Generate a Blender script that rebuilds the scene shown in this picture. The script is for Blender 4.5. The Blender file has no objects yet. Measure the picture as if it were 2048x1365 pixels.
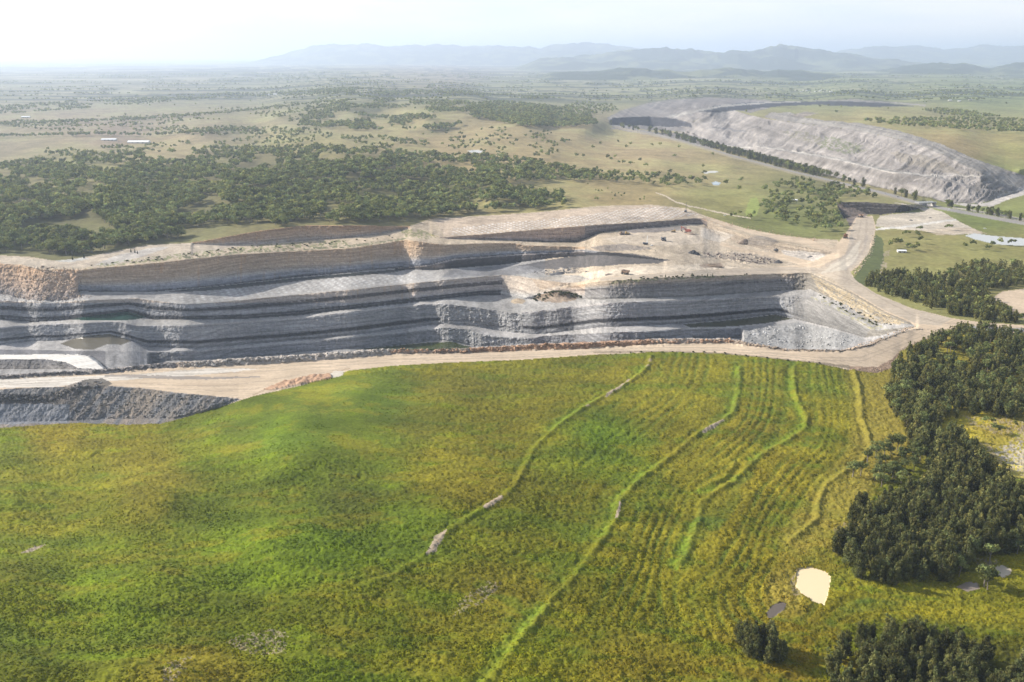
import bpy, math, random
import numpy as np
from mathutils import Vector
rnd = random.Random(11)
rng = np.random.default_rng(7)
SC = bpy.context.scene
COL = SC.collection

# ------------------------------------------------------------------ camera
CAM_H = 300.0
FPX, CX, CY, HOR = 2010.0, 1024.0, 682.5, 110.0
PITCH = math.atan((CY - HOR) / FPX)
cd = bpy.data.cameras.new("camera")
cd.sensor_width = 36.0
cd.lens = 36.0 * FPX / 2048.0
cd.clip_start, cd.clip_end = 1.0, 260000.0
cam = bpy.data.objects.new("camera", cd)
COL.objects.link(cam)
cam.location = (0, 0, CAM_H)
cam.rotation_euler = (math.pi / 2 - PITCH, 0, 0)
SC.camera = cam

# ------------------------------------------------------------------ light
SUN_EL = math.radians(29)
SUN_AZ = math.atan2(-0.95, 0.30)            # compass style: x = sin, y = cos
S = Vector((math.sin(SUN_AZ) * math.cos(SUN_EL), math.cos(SUN_AZ) * math.cos(SUN_EL), math.sin(SUN_EL)))
sl = bpy.data.lights.new("sun", 'SUN')
sl.energy, sl.angle, sl.color = 5.0, math.radians(0.53), (1.0, 0.94, 0.84)
sun = bpy.data.objects.new("sun", sl)
COL.objects.link(sun)
sun.rotation_euler = S.to_track_quat('Z', 'Y').to_euler()

W = bpy.data.worlds.new("World")
SC.world = W
W.use_nodes = True
nt = W.node_tree
nt.nodes.clear()
def wn(t, **k):
    n = nt.nodes.new(t)
    for a, b in k.items(): setattr(n, a, b)
    return n
sky = wn('ShaderNodeTexSky', sky_type='NISHITA', sun_disc=False)
sky.sun_elevation, sky.sun_rotation = SUN_EL, SUN_AZ
sky.air_density, sky.dust_density = 1.0, 2.5
bg1 = wn('ShaderNodeBackground'); bg1.inputs[1].default_value = 0.11
nt.links.new(sky.outputs[0], bg1.inputs[0])
tc = wn('ShaderNodeTexCoord')
mp = wn('ShaderNodeMapping'); mp.inputs['Scale'].default_value = (1.6, 1.6, 9.0)
nt.links.new(tc.outputs['Generated'], mp.inputs[0])
nz = wn('ShaderNodeTexNoise'); nz.inputs['Scale'].default_value = 3.2; nz.inputs['Detail'].default_value = 7; nz.inputs['Roughness'].default_value = 0.55
nt.links.new(mp.outputs[0], nz.inputs[0])
rp = wn('ShaderNodeValToRGB')
rp.color_ramp.elements[0].position = 0.36; rp.color_ramp.elements[0].color = (0.85, 0.90, 0.955, 1)
rp.color_ramp.elements[1].position = 0.60; rp.color_ramp.elements[1].color = (1.0, 0.99, 0.965, 1)
nt.links.new(nz.outputs[0], rp.inputs[0])
bg2 = wn('ShaderNodeBackground'); bg2.inputs[1].default_value = 0.72
nt.links.new(rp.outputs[0], bg2.inputs[0])
mx = wn('ShaderNodeMixShader')                     # thin bright cloud low ahead; unseen sky above and behind dimmed bluer to cut ambient
sx = wn('ShaderNodeSeparateXYZ'); nt.links.new(tc.outputs['Generated'], sx.inputs[0])
fz = wn('ShaderNodeMapRange'); fz.inputs[1].default_value = .12; fz.inputs[2].default_value = .55; fz.inputs[3].default_value = 1.0; fz.inputs[4].default_value = .22
fy = wn('ShaderNodeMapRange'); fy.inputs[1].default_value = -.35; fy.inputs[2].default_value = .35; fy.inputs[3].default_value = .55; fy.inputs[4].default_value = .97
nt.links.new(sx.outputs[2], fz.inputs[0]); nt.links.new(sx.outputs[1], fy.inputs[0])
fm_ = wn('ShaderNodeMath', operation='MULTIPLY'); nt.links.new(fz.outputs[0], fm_.inputs[0]); nt.links.new(fy.outputs[0], fm_.inputs[1])
nt.links.new(fm_.outputs[0], mx.inputs[0])
nt.links.new(bg1.outputs[0], mx.inputs[1]); nt.links.new(bg2.outputs[0], mx.inputs[2])
wo = wn('ShaderNodeOutputWorld')
nt.links.new(mx.outputs[0], wo.inputs[0])

vs = SC.view_settings
vs.view_transform, vs.look, vs.exposure, vs.gamma = 'Standard', 'None', 0.72, 1.0
vs.use_curve_mapping = False
SC.render.engine = 'CYCLES'
cy = SC.cycles
cy.max_bounces, cy.diffuse_bounces, cy.glossy_bounces, cy.transmission_bounces, cy.volume_bounces, cy.transparent_max_bounces = 5, 2, 2, 2, 1, 8
cy.use_denoising = True
cy.use_adaptive_sampling = False
HAZE_DENSITY = 0.47e-4

# ------------------------------------------------------------------ helpers
def tag(o, label=None, cat=None, group=None, kind=None):
    if label: o['label'] = label
    if cat: o['category'] = cat
    if group: o['group'] = group
    if kind: o['kind'] = kind
    return o

def lin(r, g, b):
    f = lambda c: (c / 255 / 12.92) if c <= 10 else ((c / 255 + 0.055) / 1.055) ** 2.4
    return (f(r), f(g), f(b))

def _hash(ix, iy, iz, seed):
    h = (ix * 374761393 + iy * 668265263 + iz * 2147483647 + seed * 974634541) & 0xffffffff
    h = ((h ^ (h >> 13)) * 1274126177) & 0xffffffff
    return ((h ^ (h >> 16)) & 0xffff) / 32767.5 - 1.0

def vnoise(x, y, seed=0):
    x = np.asarray(x, float); y = np.asarray(y, float)
    ix = np.floor(x).astype(np.int64); iy = np.floor(y).astype(np.int64)
    fx = x - ix; fy = y - iy
    fx = fx * fx * (3 - 2 * fx); fy = fy * fy * (3 - 2 * fy)
    a = _hash(ix, iy, 0, seed); b = _hash(ix + 1, iy, 0, seed)
    c = _hash(ix, iy + 1, 0, seed); d = _hash(ix + 1, iy + 1, 0, seed)
    return (a + (b - a) * fx) * (1 - fy) + (c + (d - c) * fx) * fy

def fbm(x, y, oct=4, seed=0, gain=0.5):
    r = 0; a = 1; t = 0
    for k in range(oct):
        r = r + a * vnoise(x, y, seed + k * 17); t += a
        x = x * 2.03 + 11.3; y = y * 2.03 + 5.7; a *= gain
    return r / t

def sstep(a, b, x):
    t = np.clip((x - a) / (b - a), 0, 1)
    return t * t * (3 - 2 * t)

def ray(u, v):
    xr = (np.asarray(u, float) - CX) / FPX
    yu = -(np.asarray(v, float) - CY) / FPX
    return xr, math.cos(PITCH) + yu * math.sin(PITCH), -math.sin(PITCH) + yu * math.cos(PITCH)

def inpoly(U, V, pts):
    """even-odd test on arrays"""
    p = np.asarray(pts, float)
    out = np.zeros(U.shape, bool)
    bb = (U >= p[:, 0].min()) & (U <= p[:, 0].max()) & (V >= p[:, 1].min()) & (V <= p[:, 1].max())
    idx = np.nonzero(bb)
    if len(idx[0]) == 0: return out
    x = U[idx]; y = V[idx]; r = np.zeros(x.shape, bool)
    j = len(p) - 1
    for i in range(len(p)):
        xi, yi = p[i]; xj, yj = p[j]
        if yi != yj:
            r ^= ((yi > y) != (yj > y)) & (x < (xj - xi) * (y - yi) / (yj - yi) + xi)
        j = i
    out[idx] = r
    return out

def strip(pts, w):
    """polygon round a polyline, widths per point or one width (pixels, mostly vertical)"""
    p = np.asarray([q[:2] for q in pts], float)
    ws = np.asarray(w if hasattr(w, '__len__') else [w] * len(p), float)
    t = np.gradient(p, axis=0); n = np.stack([-t[:, 1], t[:, 0]], 1)
    n /= np.linalg.norm(n, axis=1)[:, None] + 1e-9
    a = p + n * ws[:, None] / 2; b = p - n * ws[:, None] / 2
    return np.vstack([a, b[::-1]])

# ------------------------------------------------------------------ the terrain grid
us = np.concatenate([[-9000, -5000, -3000, -1800, -1200, -800, -550, -400, -300], np.arange(-220, 2270, 1.7),
                     [2340, 2450, 2600, 2900, 3400, 4200, 6000, 10000]])
vs_ = np.concatenate([[112.2, 112.8, 113.5, 114.3], np.arange(115.2, 770, 1.3), np.arange(770, 1440, 1.45), [1450, 1470, 1500, 1550, 1620, 1720, 1850, 2050, 2400]])
NU, NV = len(us), len(vs_)
U, V = np.meshgrid(us, vs_)          # rows = v
_, DY, DZ = ray(U, V)
DX = (U - CX) / FPX

# country heights: control points (pixel, metres)
A_PTS = [(-300,511,6),(0,511,6),(60,514,6),(110,522,5),(150,518,5),(230,503,6),(290,491,8),(380,486,10),(420,480,14),(513,463,20),(601,452,22),(702,451,22),(819,453,10),(860,438,6),(928,434,5),(1000,430,6),(1060,426,9),(1133,419,14),(1200,412,14),(1303,410,11),(1374,417,8),(1407,431,4),(1490,457,0),(1552,469,-2),(1614,477,-3),(1676,480,-3),(1697,540,-4),(1713,562,-4),(1751,587,-3),(1821,616,-1),(1904,637,0),(1966,645,0),(2048,651,0),(2300,660,0)]
CREST = [(1372,262,-20),(1387,246,15),(1404,232,45),(1422,222,62),(1457,217,62),(1490,228,66),(1527,237,70),(1588,246,76),(1698,259,84),(1786,276,82),(1860,298,72),(1917,325,57),(1961,345,44),(2010,368,17),(2048,379,2)]
TOE = [(1372,263,-22),(1387,268,-22),(1404,277,-22),(1422,285,-22),(1457,300,-20),(1527,318,-18),(1588,330,-16),(1698,362,-14),(1786,381,-12),(1851,395,-10),(1895,405,-10),(1961,408,-8),(2010,392,-4),(2048,382,0)]
CP = [(0,420,28),(200,400,34),(500,380,38),(700,330,44),(0,350,12),(300,330,25),(0,300,-8),(0,275,-12),(300,278,-12),(500,268,-5),(600,250,25),(420,240,20),(700,199,70),(600,215,45),(780,240,30),(850,222,62),(930,208,70),(1050,235,50),(1150,250,25),(900,285,20),(1050,320,20),(1300,330,8),(1300,380,6),(1500,400,4),(1600,430,2),(1700,440,-3),(1760,470,-3),(1800,500,-2),(1900,480,-2),(2048,560,0),(1850,560,-2),(2048,480,-2),
      (0,230,-5),(200,220,-5),(400,200,0),(500,185,0),(400,165,0),(1000,175,0),(1200,190,0),(1500,195,5),(0,190,0),(0,150,0),(1000,140,0),(2048,150,0),(1600,165,0),(1300,215,0),(1250,262,-25),(1320,262,-28),(1750,240,70),(1900,270,70),(2048,330,40),(2048,280,55),(2048,250,50),(1700,225,55),(1600,215,40),(1900,220,40),(2048,200,20),(1800,190,10),(1600,190,5),(0,480,14),(300,470,18),(700,430,30),(1000,400,25),(1150,400,16),(1000,360,28),(1450,330,0),(1600,370,-4),(1750,400,-4),(1900,425,-2),(2048,445,-2)]
def dens(pts, n=60):
    p = np.asarray(pts, float); us_ = np.linspace(p[0, 0], p[-1, 0], n)
    return [(a, np.interp(a, p[:, 0], p[:, 1]), np.interp(a, p[:, 0], p[:, 2])) for a in us_]
def shepard(U, V, pts, vals, su=1.0, sv=2.2, e=22.0, pw=1.6):
    """smooth interpolation, on a coarse pixel grid, then bilinear"""
    gu = np.arange(-300, 2360, 14.0); gv = np.concatenate([np.arange(100, 700, 6.0), np.arange(700, 1540, 12.0)])
    GU, GV = np.meshgrid(gu, gv)
    vals = np.asarray(vals, float); one = vals.ndim == 1
    if one: vals = vals[:, None]
    num = np.zeros(GU.shape + (vals.shape[1],)); den = np.zeros(GU.shape)
    for (a, b), z in zip(pts, vals):
        w = 1.0 / (((GU - a) * su) ** 2 + ((GV - b) * sv) ** 2 + e * e) ** pw
        num += w[..., None] * z; den += w
    G = num / den[..., None]
    iu = np.clip(np.interp(U, gu, np.arange(len(gu))), 0, len(gu) - 1.001)
    iv = np.clip(np.interp(V, gv, np.arange(len(gv))), 0, len(gv) - 1.001)
    i0 = iu.astype(int); j0 = iv.astype(int); fu = (iu - i0)[..., None]; fv = (iv - j0)[..., None]
    R = (G[j0, i0] * (1 - fu) + G[j0, i0 + 1] * fu) * (1 - fv) + (G[j0 + 1, i0] * (1 - fu) + G[j0 + 1, i0 + 1] * fu) * fv
    return R[..., 0] if one else R

cps = CP + dens(A_PTS, 90) + dens(CREST, 30) + dens(TOE, 30)
ZC = shepard(U, V, [c[:2] for c in cps], [c[2] for c in cps])

HT_PTS = [(-300,858,-22),(0,856,-22),(102,849,-22),(154,846,-22),(256,850,-22),(325,847,-20),(437,816,-9),(480,801,-.5),(506,793,0),(600,772,1),(650,758,1),(700,741,1),(788,732,0),(890,726,0),(1044,720,0),(1181,710,0),(1324,704,0),(1448,708,0),(1552,718,0),(1635,727,-1),(1697,740,-6),(1755,747,-9),(1785,735,-8),(1800,703,-5),(1846,682,-3),(1904,660,-2),(1925,655,-1),(2048,668,-1),(2300,675,-1)]
NP_ = [(0,930,-16),(0,1000,-8),(0,1200,8),(0,1365,14),(150,900,-18),(300,1000,-2),(300,1200,8),(300,1365,14),(450,860,-6),(600,830,7),(700,790,5),(600,900,6),(600,1100,10),(600,1365,12),(900,800,5),(900,1000,8),(900,1365,8),
       (1300,715,1),(1120,880,5),(1000,1000,6),(860,1100,7),(720,1170,9),(1470,760,-1),(1450,840,0),(1250,990,1),(1200,1100,1.5),(1000,1340,4),(1590,740,-4),(1610,860,-4),(1400,1010,-3),(1370,1130,-3),(1720,765,-7),(1740,900,-7),(1640,1000,-7),(1590,1070,-7.5),
       (1550,1220,-9),(1625,1170,-10),(1700,1300,-10),(2048,1365,-14),(1900,1180,-13),(2048,1100,-14),(2048,900,-10),(1900,1000,-12),(2000,750,-6),(1850,800,-8),(1780,760,-9),(1960,700,-4),(1400,1365,-4),(1200,1365,0),(1600,1500,-9),(800,1500,8),(0,1500,14)]
nps = NP_ + dens(HT_PTS, 90)
ZH = shepard(U, V, [c[:2] for c in nps], [c[2] for c in nps], sv=1.6, e=30)

TAN, TAN2 = (.47,.385,.285), (.40,.32,.24)
GREY, PALE, DARK, COAL = (.27,.265,.265), (.35,.335,.32), (.12,.12,.13), (.055,.055,.062)
DIRT, ROADC = (.47,.39,.295), (.54,.43,.315)
BLU = (.21,.215,.235)
# (name, rule, value, colour, points)   rules: c country above, f flat, w wall of a slope, b break (a nearer surface starts), z straight to given heights
LINES = [
 ('crest','c',None,None,CREST), ('dump_bench','z',None,(.36,.33,.31),[(1510,290,8),(1588,303,14),(1676,315,27),(1742,331,25),(1800,343,28),(1860,350,30),(1895,358,26),(1961,377,14),(2010,382,7),(2048,380.6,1)]), ('dump_lip','z',None,(.42,.39,.36),[(1510,290.5,8),(1588,307,13.5),(1676,320,26.5),(1742,336,24.5),(1800,348,27.5),(1860,354,29),(1895,361,25.5),(1961,379,13.5),(2010,383,6.8),(2048,380.9,.9)]), ('toe','z',None,(.36,.33,.31),TOE),
 ('far_rim','c',None,None,[(1222,236,0),(1300,233,0),(1350,237,0),(1385,246,0)]), ('far_floor','w',1.2,(.14,.14,.155),[(1222,251),(1300,253),(1350,255),(1385,257)]),
 ('cut_top','c',None,None,[(1672,404,9),(1738,405,11),(1821,411,11),(1848,414,7)]), ('cut_foot','w',0.9,(.13,.115,.11),[(1672,408),(1688,438),(1734,429),(1763,430),(1821,422),(1848,416)]),
 ('A','c',None,None,A_PTS),
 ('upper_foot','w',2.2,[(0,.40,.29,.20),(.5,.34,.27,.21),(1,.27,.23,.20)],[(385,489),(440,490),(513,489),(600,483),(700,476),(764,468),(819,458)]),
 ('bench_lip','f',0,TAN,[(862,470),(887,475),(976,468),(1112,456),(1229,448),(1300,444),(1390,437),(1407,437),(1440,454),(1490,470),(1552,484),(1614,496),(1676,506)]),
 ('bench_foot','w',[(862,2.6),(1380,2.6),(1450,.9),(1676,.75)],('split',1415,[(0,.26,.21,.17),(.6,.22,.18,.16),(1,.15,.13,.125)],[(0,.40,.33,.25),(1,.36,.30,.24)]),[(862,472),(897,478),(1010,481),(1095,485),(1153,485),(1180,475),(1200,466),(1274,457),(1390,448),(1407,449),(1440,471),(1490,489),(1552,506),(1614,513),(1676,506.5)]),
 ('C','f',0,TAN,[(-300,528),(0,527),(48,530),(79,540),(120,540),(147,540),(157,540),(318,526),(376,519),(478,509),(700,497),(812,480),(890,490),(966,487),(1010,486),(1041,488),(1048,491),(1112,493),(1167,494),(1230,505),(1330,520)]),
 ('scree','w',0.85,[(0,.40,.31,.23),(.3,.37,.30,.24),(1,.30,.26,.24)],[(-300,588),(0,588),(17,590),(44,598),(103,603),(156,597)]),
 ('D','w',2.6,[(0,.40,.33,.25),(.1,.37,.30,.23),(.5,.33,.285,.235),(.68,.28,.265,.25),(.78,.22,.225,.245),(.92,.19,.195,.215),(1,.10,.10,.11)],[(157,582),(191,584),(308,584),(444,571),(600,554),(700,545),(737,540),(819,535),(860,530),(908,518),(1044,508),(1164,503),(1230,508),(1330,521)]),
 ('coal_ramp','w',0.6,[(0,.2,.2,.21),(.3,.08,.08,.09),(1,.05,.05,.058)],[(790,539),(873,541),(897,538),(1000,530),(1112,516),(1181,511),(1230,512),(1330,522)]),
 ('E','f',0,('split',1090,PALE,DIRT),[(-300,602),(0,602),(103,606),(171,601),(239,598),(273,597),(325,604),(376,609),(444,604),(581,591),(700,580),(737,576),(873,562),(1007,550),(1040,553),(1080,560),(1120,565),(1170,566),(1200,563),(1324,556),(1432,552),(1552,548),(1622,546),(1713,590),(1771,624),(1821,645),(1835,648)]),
 ('F','w',[(-300,2.0),(985,2.0),(1015,1.05),(1090,1.05),(1290,2.0),(1610,2.4),(1640,0.9),(1835,0.9)],('split',1100,[(0,.46,.44,.42),(.06,.44,.42,.40),(.1,.30,.29,.29),(.22,.26,.26,.265),(.3,.11,.11,.12),(.45,.10,.10,.11),(.52,.25,.25,.26),(.72,.24,.24,.25),(.78,.10,.10,.11),(1,.13,.13,.14)],[(0,.36,.29,.21),(.22,.30,.25,.20),(.32,.25,.23,.21),(.42,.16,.15,.15),(.55,.22,.21,.205),(.8,.25,.24,.235),(1,.2,.19,.18)]),[(-300,640),(0,640),(68,645),(137,640),(191,633),(256,625),(290,636),(308,640),(376,640),(496,638),(600,631),(700,619.5),(771,611.5),(839,604),(962,591),(1007,591),(1040,598),(1080,602),(1120,604),(1170,600),(1200,599),(1366,595),(1490,587),(1573,581),(1622,579),(1631,584),(1697,613),(1759,648),(1800,647),(1835,649)]),  # left palette's pale first stops: weathered crest, painted as a ledge-edge highlight
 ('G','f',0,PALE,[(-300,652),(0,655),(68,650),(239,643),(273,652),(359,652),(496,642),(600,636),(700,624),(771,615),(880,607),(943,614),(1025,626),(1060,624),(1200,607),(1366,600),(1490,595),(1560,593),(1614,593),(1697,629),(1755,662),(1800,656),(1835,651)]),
 ('H','w',[(-300,2.2),(880,2.2),(900,2.6),(1540,2.6),(1590,0.8),(1835,0.8)],[(0,.46,.44,.43),(.05,.44,.42,.41),(.09,.24,.235,.235),(.12,.22,.22,.225),(.25,.29,.285,.285),(.45,.26,.26,.265),(.6,.28,.275,.28),(.68,.085,.085,.095),(.78,.10,.10,.11),(.84,.25,.25,.255),(1,.17,.17,.18)],[(-300,690),(0,690),(57,683),(127,681),(221,671),(260,682),(297,696),(400,697),(461,692),(615,680),(700,671),(737,667),(886,648),(939,652),(990,660),(1021,665),(1048,667),(1074,669),(1092,668),(1200,655),(1366,648),(1448,640),(1552,629),(1585,637),(1656,654),(1730,675),(1760,672),(1800,660),(1835,653)]),  # pale crest stops double as an edge highlight painted into the wall
 ('J','f',0,(.37,.355,.345),[(-300,700),(0,700),(57,700),(130,702),(219,702),(297,705),(400,701),(461,696),(615,684),(700,674),(886,655),(943,660),(970,670),(1005,674),(1066,676),(1092,671),(1200,664),(1300,663),(1366,657),(1469,655),(1552,648),(1593,645),(1656,660),(1730,680),(1760,676),(1800,664),(1835,655)]),
 ('M','w',2.2,[(0,.42,.41,.40),(.08,.40,.39,.385),(.13,.22,.22,.22),(.2,.19,.19,.2),(.6,.24,.24,.25),(1,.17,.17,.18)],[(297,727),(349,722),(420,719),(547,711),(600,704),(754,695),(820,688),(887,680),(923,688),(951,694),(1078,687),(1200,684),(1324,677),(1448,676),(1484,676)]),  # pale top: weathered lip plus painted edge highlight
 ('ramp_far','b',None,(.165,.162,.17),[(-300,709,-28),(0,710,-25),(92,709,-18),(154,709.5,-12),(180,713,-9),(197,725,-6),(211,737,-4)]),
 ('ramp_near','z',None,(.55,.52,.48),[(-300,719,-28),(0,719,-25),(92,719,-18),(133,725,-12),(156,737,-8),(200,738,-5),(211,739,-4)]),
 ('hole_floor','w',0.8,[(0,.14,.138,.145),(1,.17,.158,.15)],[(-300,738),(0,738),(110,738),(156,740),(211,739.5)]),
 ('rim','b',None,(.30,.29,.285),[(-300,752,3),(0,752,3),(131,744,3),(205,740,3),(287,731,3.5),(349,726,4),(420,722,4.5),(547,714,4.5),(700,705,4.5),(771,698,4.5),(942,697,3.5),(1078,690,4),(1200,686,3.5),(1324,679,4),(1448,678,4),(1490,684,4),(1531,693,3),(1573,699,1),(1680,701,1),(1738,688,2),(1815,659,2),(1829,652,1),(1840,657,0),(1900,662,0),(2048,663,0),(2300,670,0)]),
 ('berm_foot','w',[(-300,.9),(2300,.9)],[(0,.36,.29,.23),(1,.27,.215,.175)],[(-300,759),(0,759),(205,748),(342,736.5),(513,729.5),(700,717),(805,709),(942,706),(1078,701),(1200,697),(1300,690),(1448,687),(1490,691),(1573,702),(1680,704),(1738,692),(1815,662),(1840,658.5),(1900,663),(2048,664),(2300,671)]),
 ('spoil_crest','f',0,ROADC,[(-300,779),(0,779),(123,774),(200,771),(287,777),(349,785),(420,792),(480,798)]),
 ('spoil_toe','w',0.72,[(0,.30,.27,.25),(.5,.27,.26,.26),(1,.29,.275,.265)],[(-300,846),(0,846),(150,842),(220,838),(300,838),(350,836),(420,815),(480,799)]),
 ('HT','h',None,ROADC,HT_PTS),
]
Z = np.where(V < 400, ZC, ZC).copy()
BASE = np.zeros((NV, NU, 3)); BASE[:] = (.2, .2, .1)
ISWALL = np.zeros((NV, NU))
SEG = np.zeros((NV, NU), np.int16)        # 0 country, 1 mine, 2 hill
WALLT = np.zeros((NV, NU))
prep = []
for nm, rule, val, colr, pts in LINES:
    p = np.asarray([q[:2] for q in pts], float)
    zz = np.asarray([q[2] for q in pts], float) if len(pts[0]) > 2 else None
    lo = -1e9 if p[0, 0] <= -200 else p[0, 0]; hi = 1e9 if p[-1, 0] >= 2048 else p[-1, 0]
    prep.append((nm, rule, val, colr, p, zz, lo, hi))
NL = len(prep)
LV = np.full((NL, NU), np.nan); LZ = np.full((NL, NU), np.nan); LY = np.full((NL, NU), np.nan)
for ci in range(NU):                       # first pass: the height of every edge, chained down from the rim
    u = min(max(us[ci], -300), 2300)
    last = 0.0; pv = pz = 0.0
    for k, (nm, rule, val, colr, p, zz, lo, hi) in enumerate(prep):
        if not lo <= u <= hi: continue
        v1 = max(float(np.interp(u, p[:, 0], p[:, 1])), last + 0.2); last = v1
        z1 = None if zz is None else float(np.interp(u, p[:, 0], zz))
        _, dy1, dz1 = ray(u, v1); _, dy0, dz0 = ray(u, max(pv, 111))
        if rule == 'c': nz_ = z1 or 0.0
        elif rule == 'f': nz_ = pz + val
        elif rule in 'bzh': nz_ = z1
        else:
            sl_ = val if not isinstance(val, list) else float(np.interp(u, [q[0] for q in val], [q[1] for q in val]))
            y0 = dy0 * (pz - CAM_H) / dz0
            nz_ = CAM_H + (pz - sl_ * y0 - CAM_H) / (dz1 - sl_ * dy1) * dz1
        LV[k, ci], LZ[k, ci], LY[k, ci] = v1, nz_, dy1 * (nz_ - CAM_H) / dz1
        pv, pz = v1, nz_
kern = np.exp(-(np.arange(-24, 25) / 9.0) ** 2)
for k in range(NL):                        # edges run smoothly in plan
    if prep[k][1] in 'fw' and prep[k][0] not in ('cut_foot', 'far_floor'):
        ok = np.isfinite(LY[k]); y = np.where(ok, LY[k], 0)
        den = np.convolve(ok.astype(float), kern, 'same'); num = np.convolve(y, kern, 'same')
        ys = np.where(ok, num / np.maximum(den, 1e-6), np.nan)
        ys[:10] = LY[k][:10]; ys[-9:] = LY[k][-9:]
        LY[k] = ys
for ci in range(NU):
    u = min(max(us[ci], -300), 2300)
    dy = DY[:, ci]; dz = DZ[:, ci]; vv = vs_
    pv = 0.0; pz = 0.0; py = 1e9; seen_A = False
    for k in range(NL):
        v1 = LV[k, ci]
        if not np.isfinite(v1): continue
        nm, rule, val, colr = prep[k][:4]
        if isinstance(colr, tuple) and colr[0] == 'split': colr = colr[2] if u < colr[1] else colr[3]
        _, dy1, dz1 = ray(u, v1)
        y1 = min(LY[k, ci], py - .4) if rule in 'fwz' else LY[k, ci]
        nz_ = CAM_H + y1 * dz1 / dy1
        sel = (vv > pv) & (vv <= v1)
        if rule == 'c':
            near = np.clip(1 - (v1 - vv[sel]) / 25.0, 0, 1) ** 2
            Z[sel, ci] = ZC[sel, ci] + (nz_ - np.interp(v1, vv, ZC[:, ci])) * near
        else:
            SEG[sel, ci] = 1 if (seen_A or nm in ('toe', 'dump_bench', 'dump_lip', 'far_floor', 'cut_foot')) else 0
            if rule == 'b':
                Z[sel, ci] = pz; BASE[sel, ci] = colr
            else:
                sl_ = (nz_ - pz) / min(y1 - py, -.3)
                t = (pz - sl_ * py - CAM_H) / (dz[sel] - sl_ * dy[sel])
                Z[sel, ci] = CAM_H + t * dz[sel]
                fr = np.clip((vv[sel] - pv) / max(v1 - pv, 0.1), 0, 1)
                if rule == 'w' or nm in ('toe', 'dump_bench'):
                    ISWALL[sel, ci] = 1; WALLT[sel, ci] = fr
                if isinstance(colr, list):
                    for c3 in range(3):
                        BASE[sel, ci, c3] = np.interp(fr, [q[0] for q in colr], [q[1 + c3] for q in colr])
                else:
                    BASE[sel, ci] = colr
        if nm == 'A': seen_A = True
        pv, pz, py = v1, nz_, y1
    sel = vv > pv
    near = np.clip(1 - (vv[sel] - pv) / 30.0, 0, 1) ** 2
    Z[sel, ci] = ZH[sel, ci] + (pz - np.interp(pv, vv, ZH[:, ci])) * near
    SEG[sel, ci] = 2
HILLTOP = np.interp(np.clip(us, -300, 2300), [q[0] for q in HT_PTS], [q[1] for q in HT_PTS])
# soften column to column jumps a little
core = slice(9, NU - 8)
k = np.array([1, 2, 3, 2, 1.]) / 9
Zs = Z.copy()
for o, w in zip((-2, -1, 0, 1, 2), k):
    pass
Zs[:, 11:NU - 10] = sum(w * Z[:, 11 + o:NU - 10 + o] for o, w in zip((-2, -1, 0, 1, 2), k))
Z = Zs

# ponds: flat water in the ground
PONDS = {
 'cream': ([(1594,1144),(1600,1137),(1625,1134),(1655,1145),(1662,1155),(1655,1195),(1648,1212),(1625,1202),(1605,1190),(1592,1172)], (.78,.63,.39), 'cream coloured farm pond with pale bare bank below the contoured grass hill'),
 'brown': ([(1532,1226),(1545,1210),(1562,1204),(1574,1208),(1568,1220),(1552,1232),(1537,1238)], (.13,.105,.085), 'small dark brown pond with curved earth bank beside the tree clump'),
 'greybrown': ([(1912,1174),(1935,1163),(1955,1166),(1960,1178),(1935,1184)], (.26,.21,.17), 'grey brown muddy puddle between the grove and the lone tree'),
 'milky': ([(1990,1136),(2004,1130),(2024,1140),(2020,1150),(2005,1156),(1996,1150)], (.5,.43,.33), 'small milky tan pond behind the lone tree by the grove'),
 'pit_green': ([(140,640),(165,635),(191,631.5),(225,627),(256,624),(275,629),(292,635),(268,640),(239,641),(190,641)], (.012,.05,.035), 'deep green water pooled on the pit bench below the scree'),
 'pit_brown': ([(120,688),(150,677),(176,672),(219,668),(245,676),(262,683),(243,690),(215,689),(185,700),(150,698)], (.13,.115,.085), 'murky brown pool on the pit floor above the pale ramp'),
 'pit_olive': ([(1366,649),(1440,643),(1500,636),(1552,629.5),(1585,638),(1531,647),(1469,653),(1380,655)], (.055,.055,.025), 'long dark olive pool at the foot of the grey pit wall'),
 'pit_lime': ([(700,700),(780,693),(850,686),(905,684),(923,690),(945,696),(860,700)], (.05,.062,.018), 'olive green pool at the deepest corner of the pit behind the road berm'),
 'highwall': ([(330,584),(444,572),(600,556),(700,547),(780,541),(820,538),(780,546),(600,562),(480,576),(400,583)], (.03,.034,.032), 'narrow strip of dark water along the foot of the tan highwall'),
 'dam_pale': ([(1930,472),(1948,467),(1985,472),(2048,477),(2110,480),(2110,496),(2048,492),(1990,489),(1950,479)], (.46,.47,.46), 'large pale grey dam beside the paddock trees and the highway verge'),
 'dam_blue': ([(1423,366),(1432,363),(1441,366),(1438,370),(1426,370)], (.35,.42,.46), 'small pale blue farm dam among gum trees in the paddock'),
 'dam_white': ([(1404,344),(1425,342),(1440,343),(1430,346),(1408,347)], (.5,.48,.42), 'pale silty farm dam in the paddock uphill from the blue dam'),
 'dam_far': ([(935,302),(950,300),(967,302),(960,306),(942,306)], (.5,.5,.47), 'pale farm dam in the open paddock behind the gum wood'),
}
POND = np.zeros((NV, NU), np.int16)
PK = list(PONDS)
for i, kx in enumerate(PK):
    m = inpoly(U, V, PONDS[kx][0])
    if m.sum():
        POND[m] = i + 1
        if kx != 'highwall' and not kx.startswith('pit'): Z[m] = np.percentile(Z[m], 75 if kx.startswith('pit') else 50) - 0.2

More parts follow.
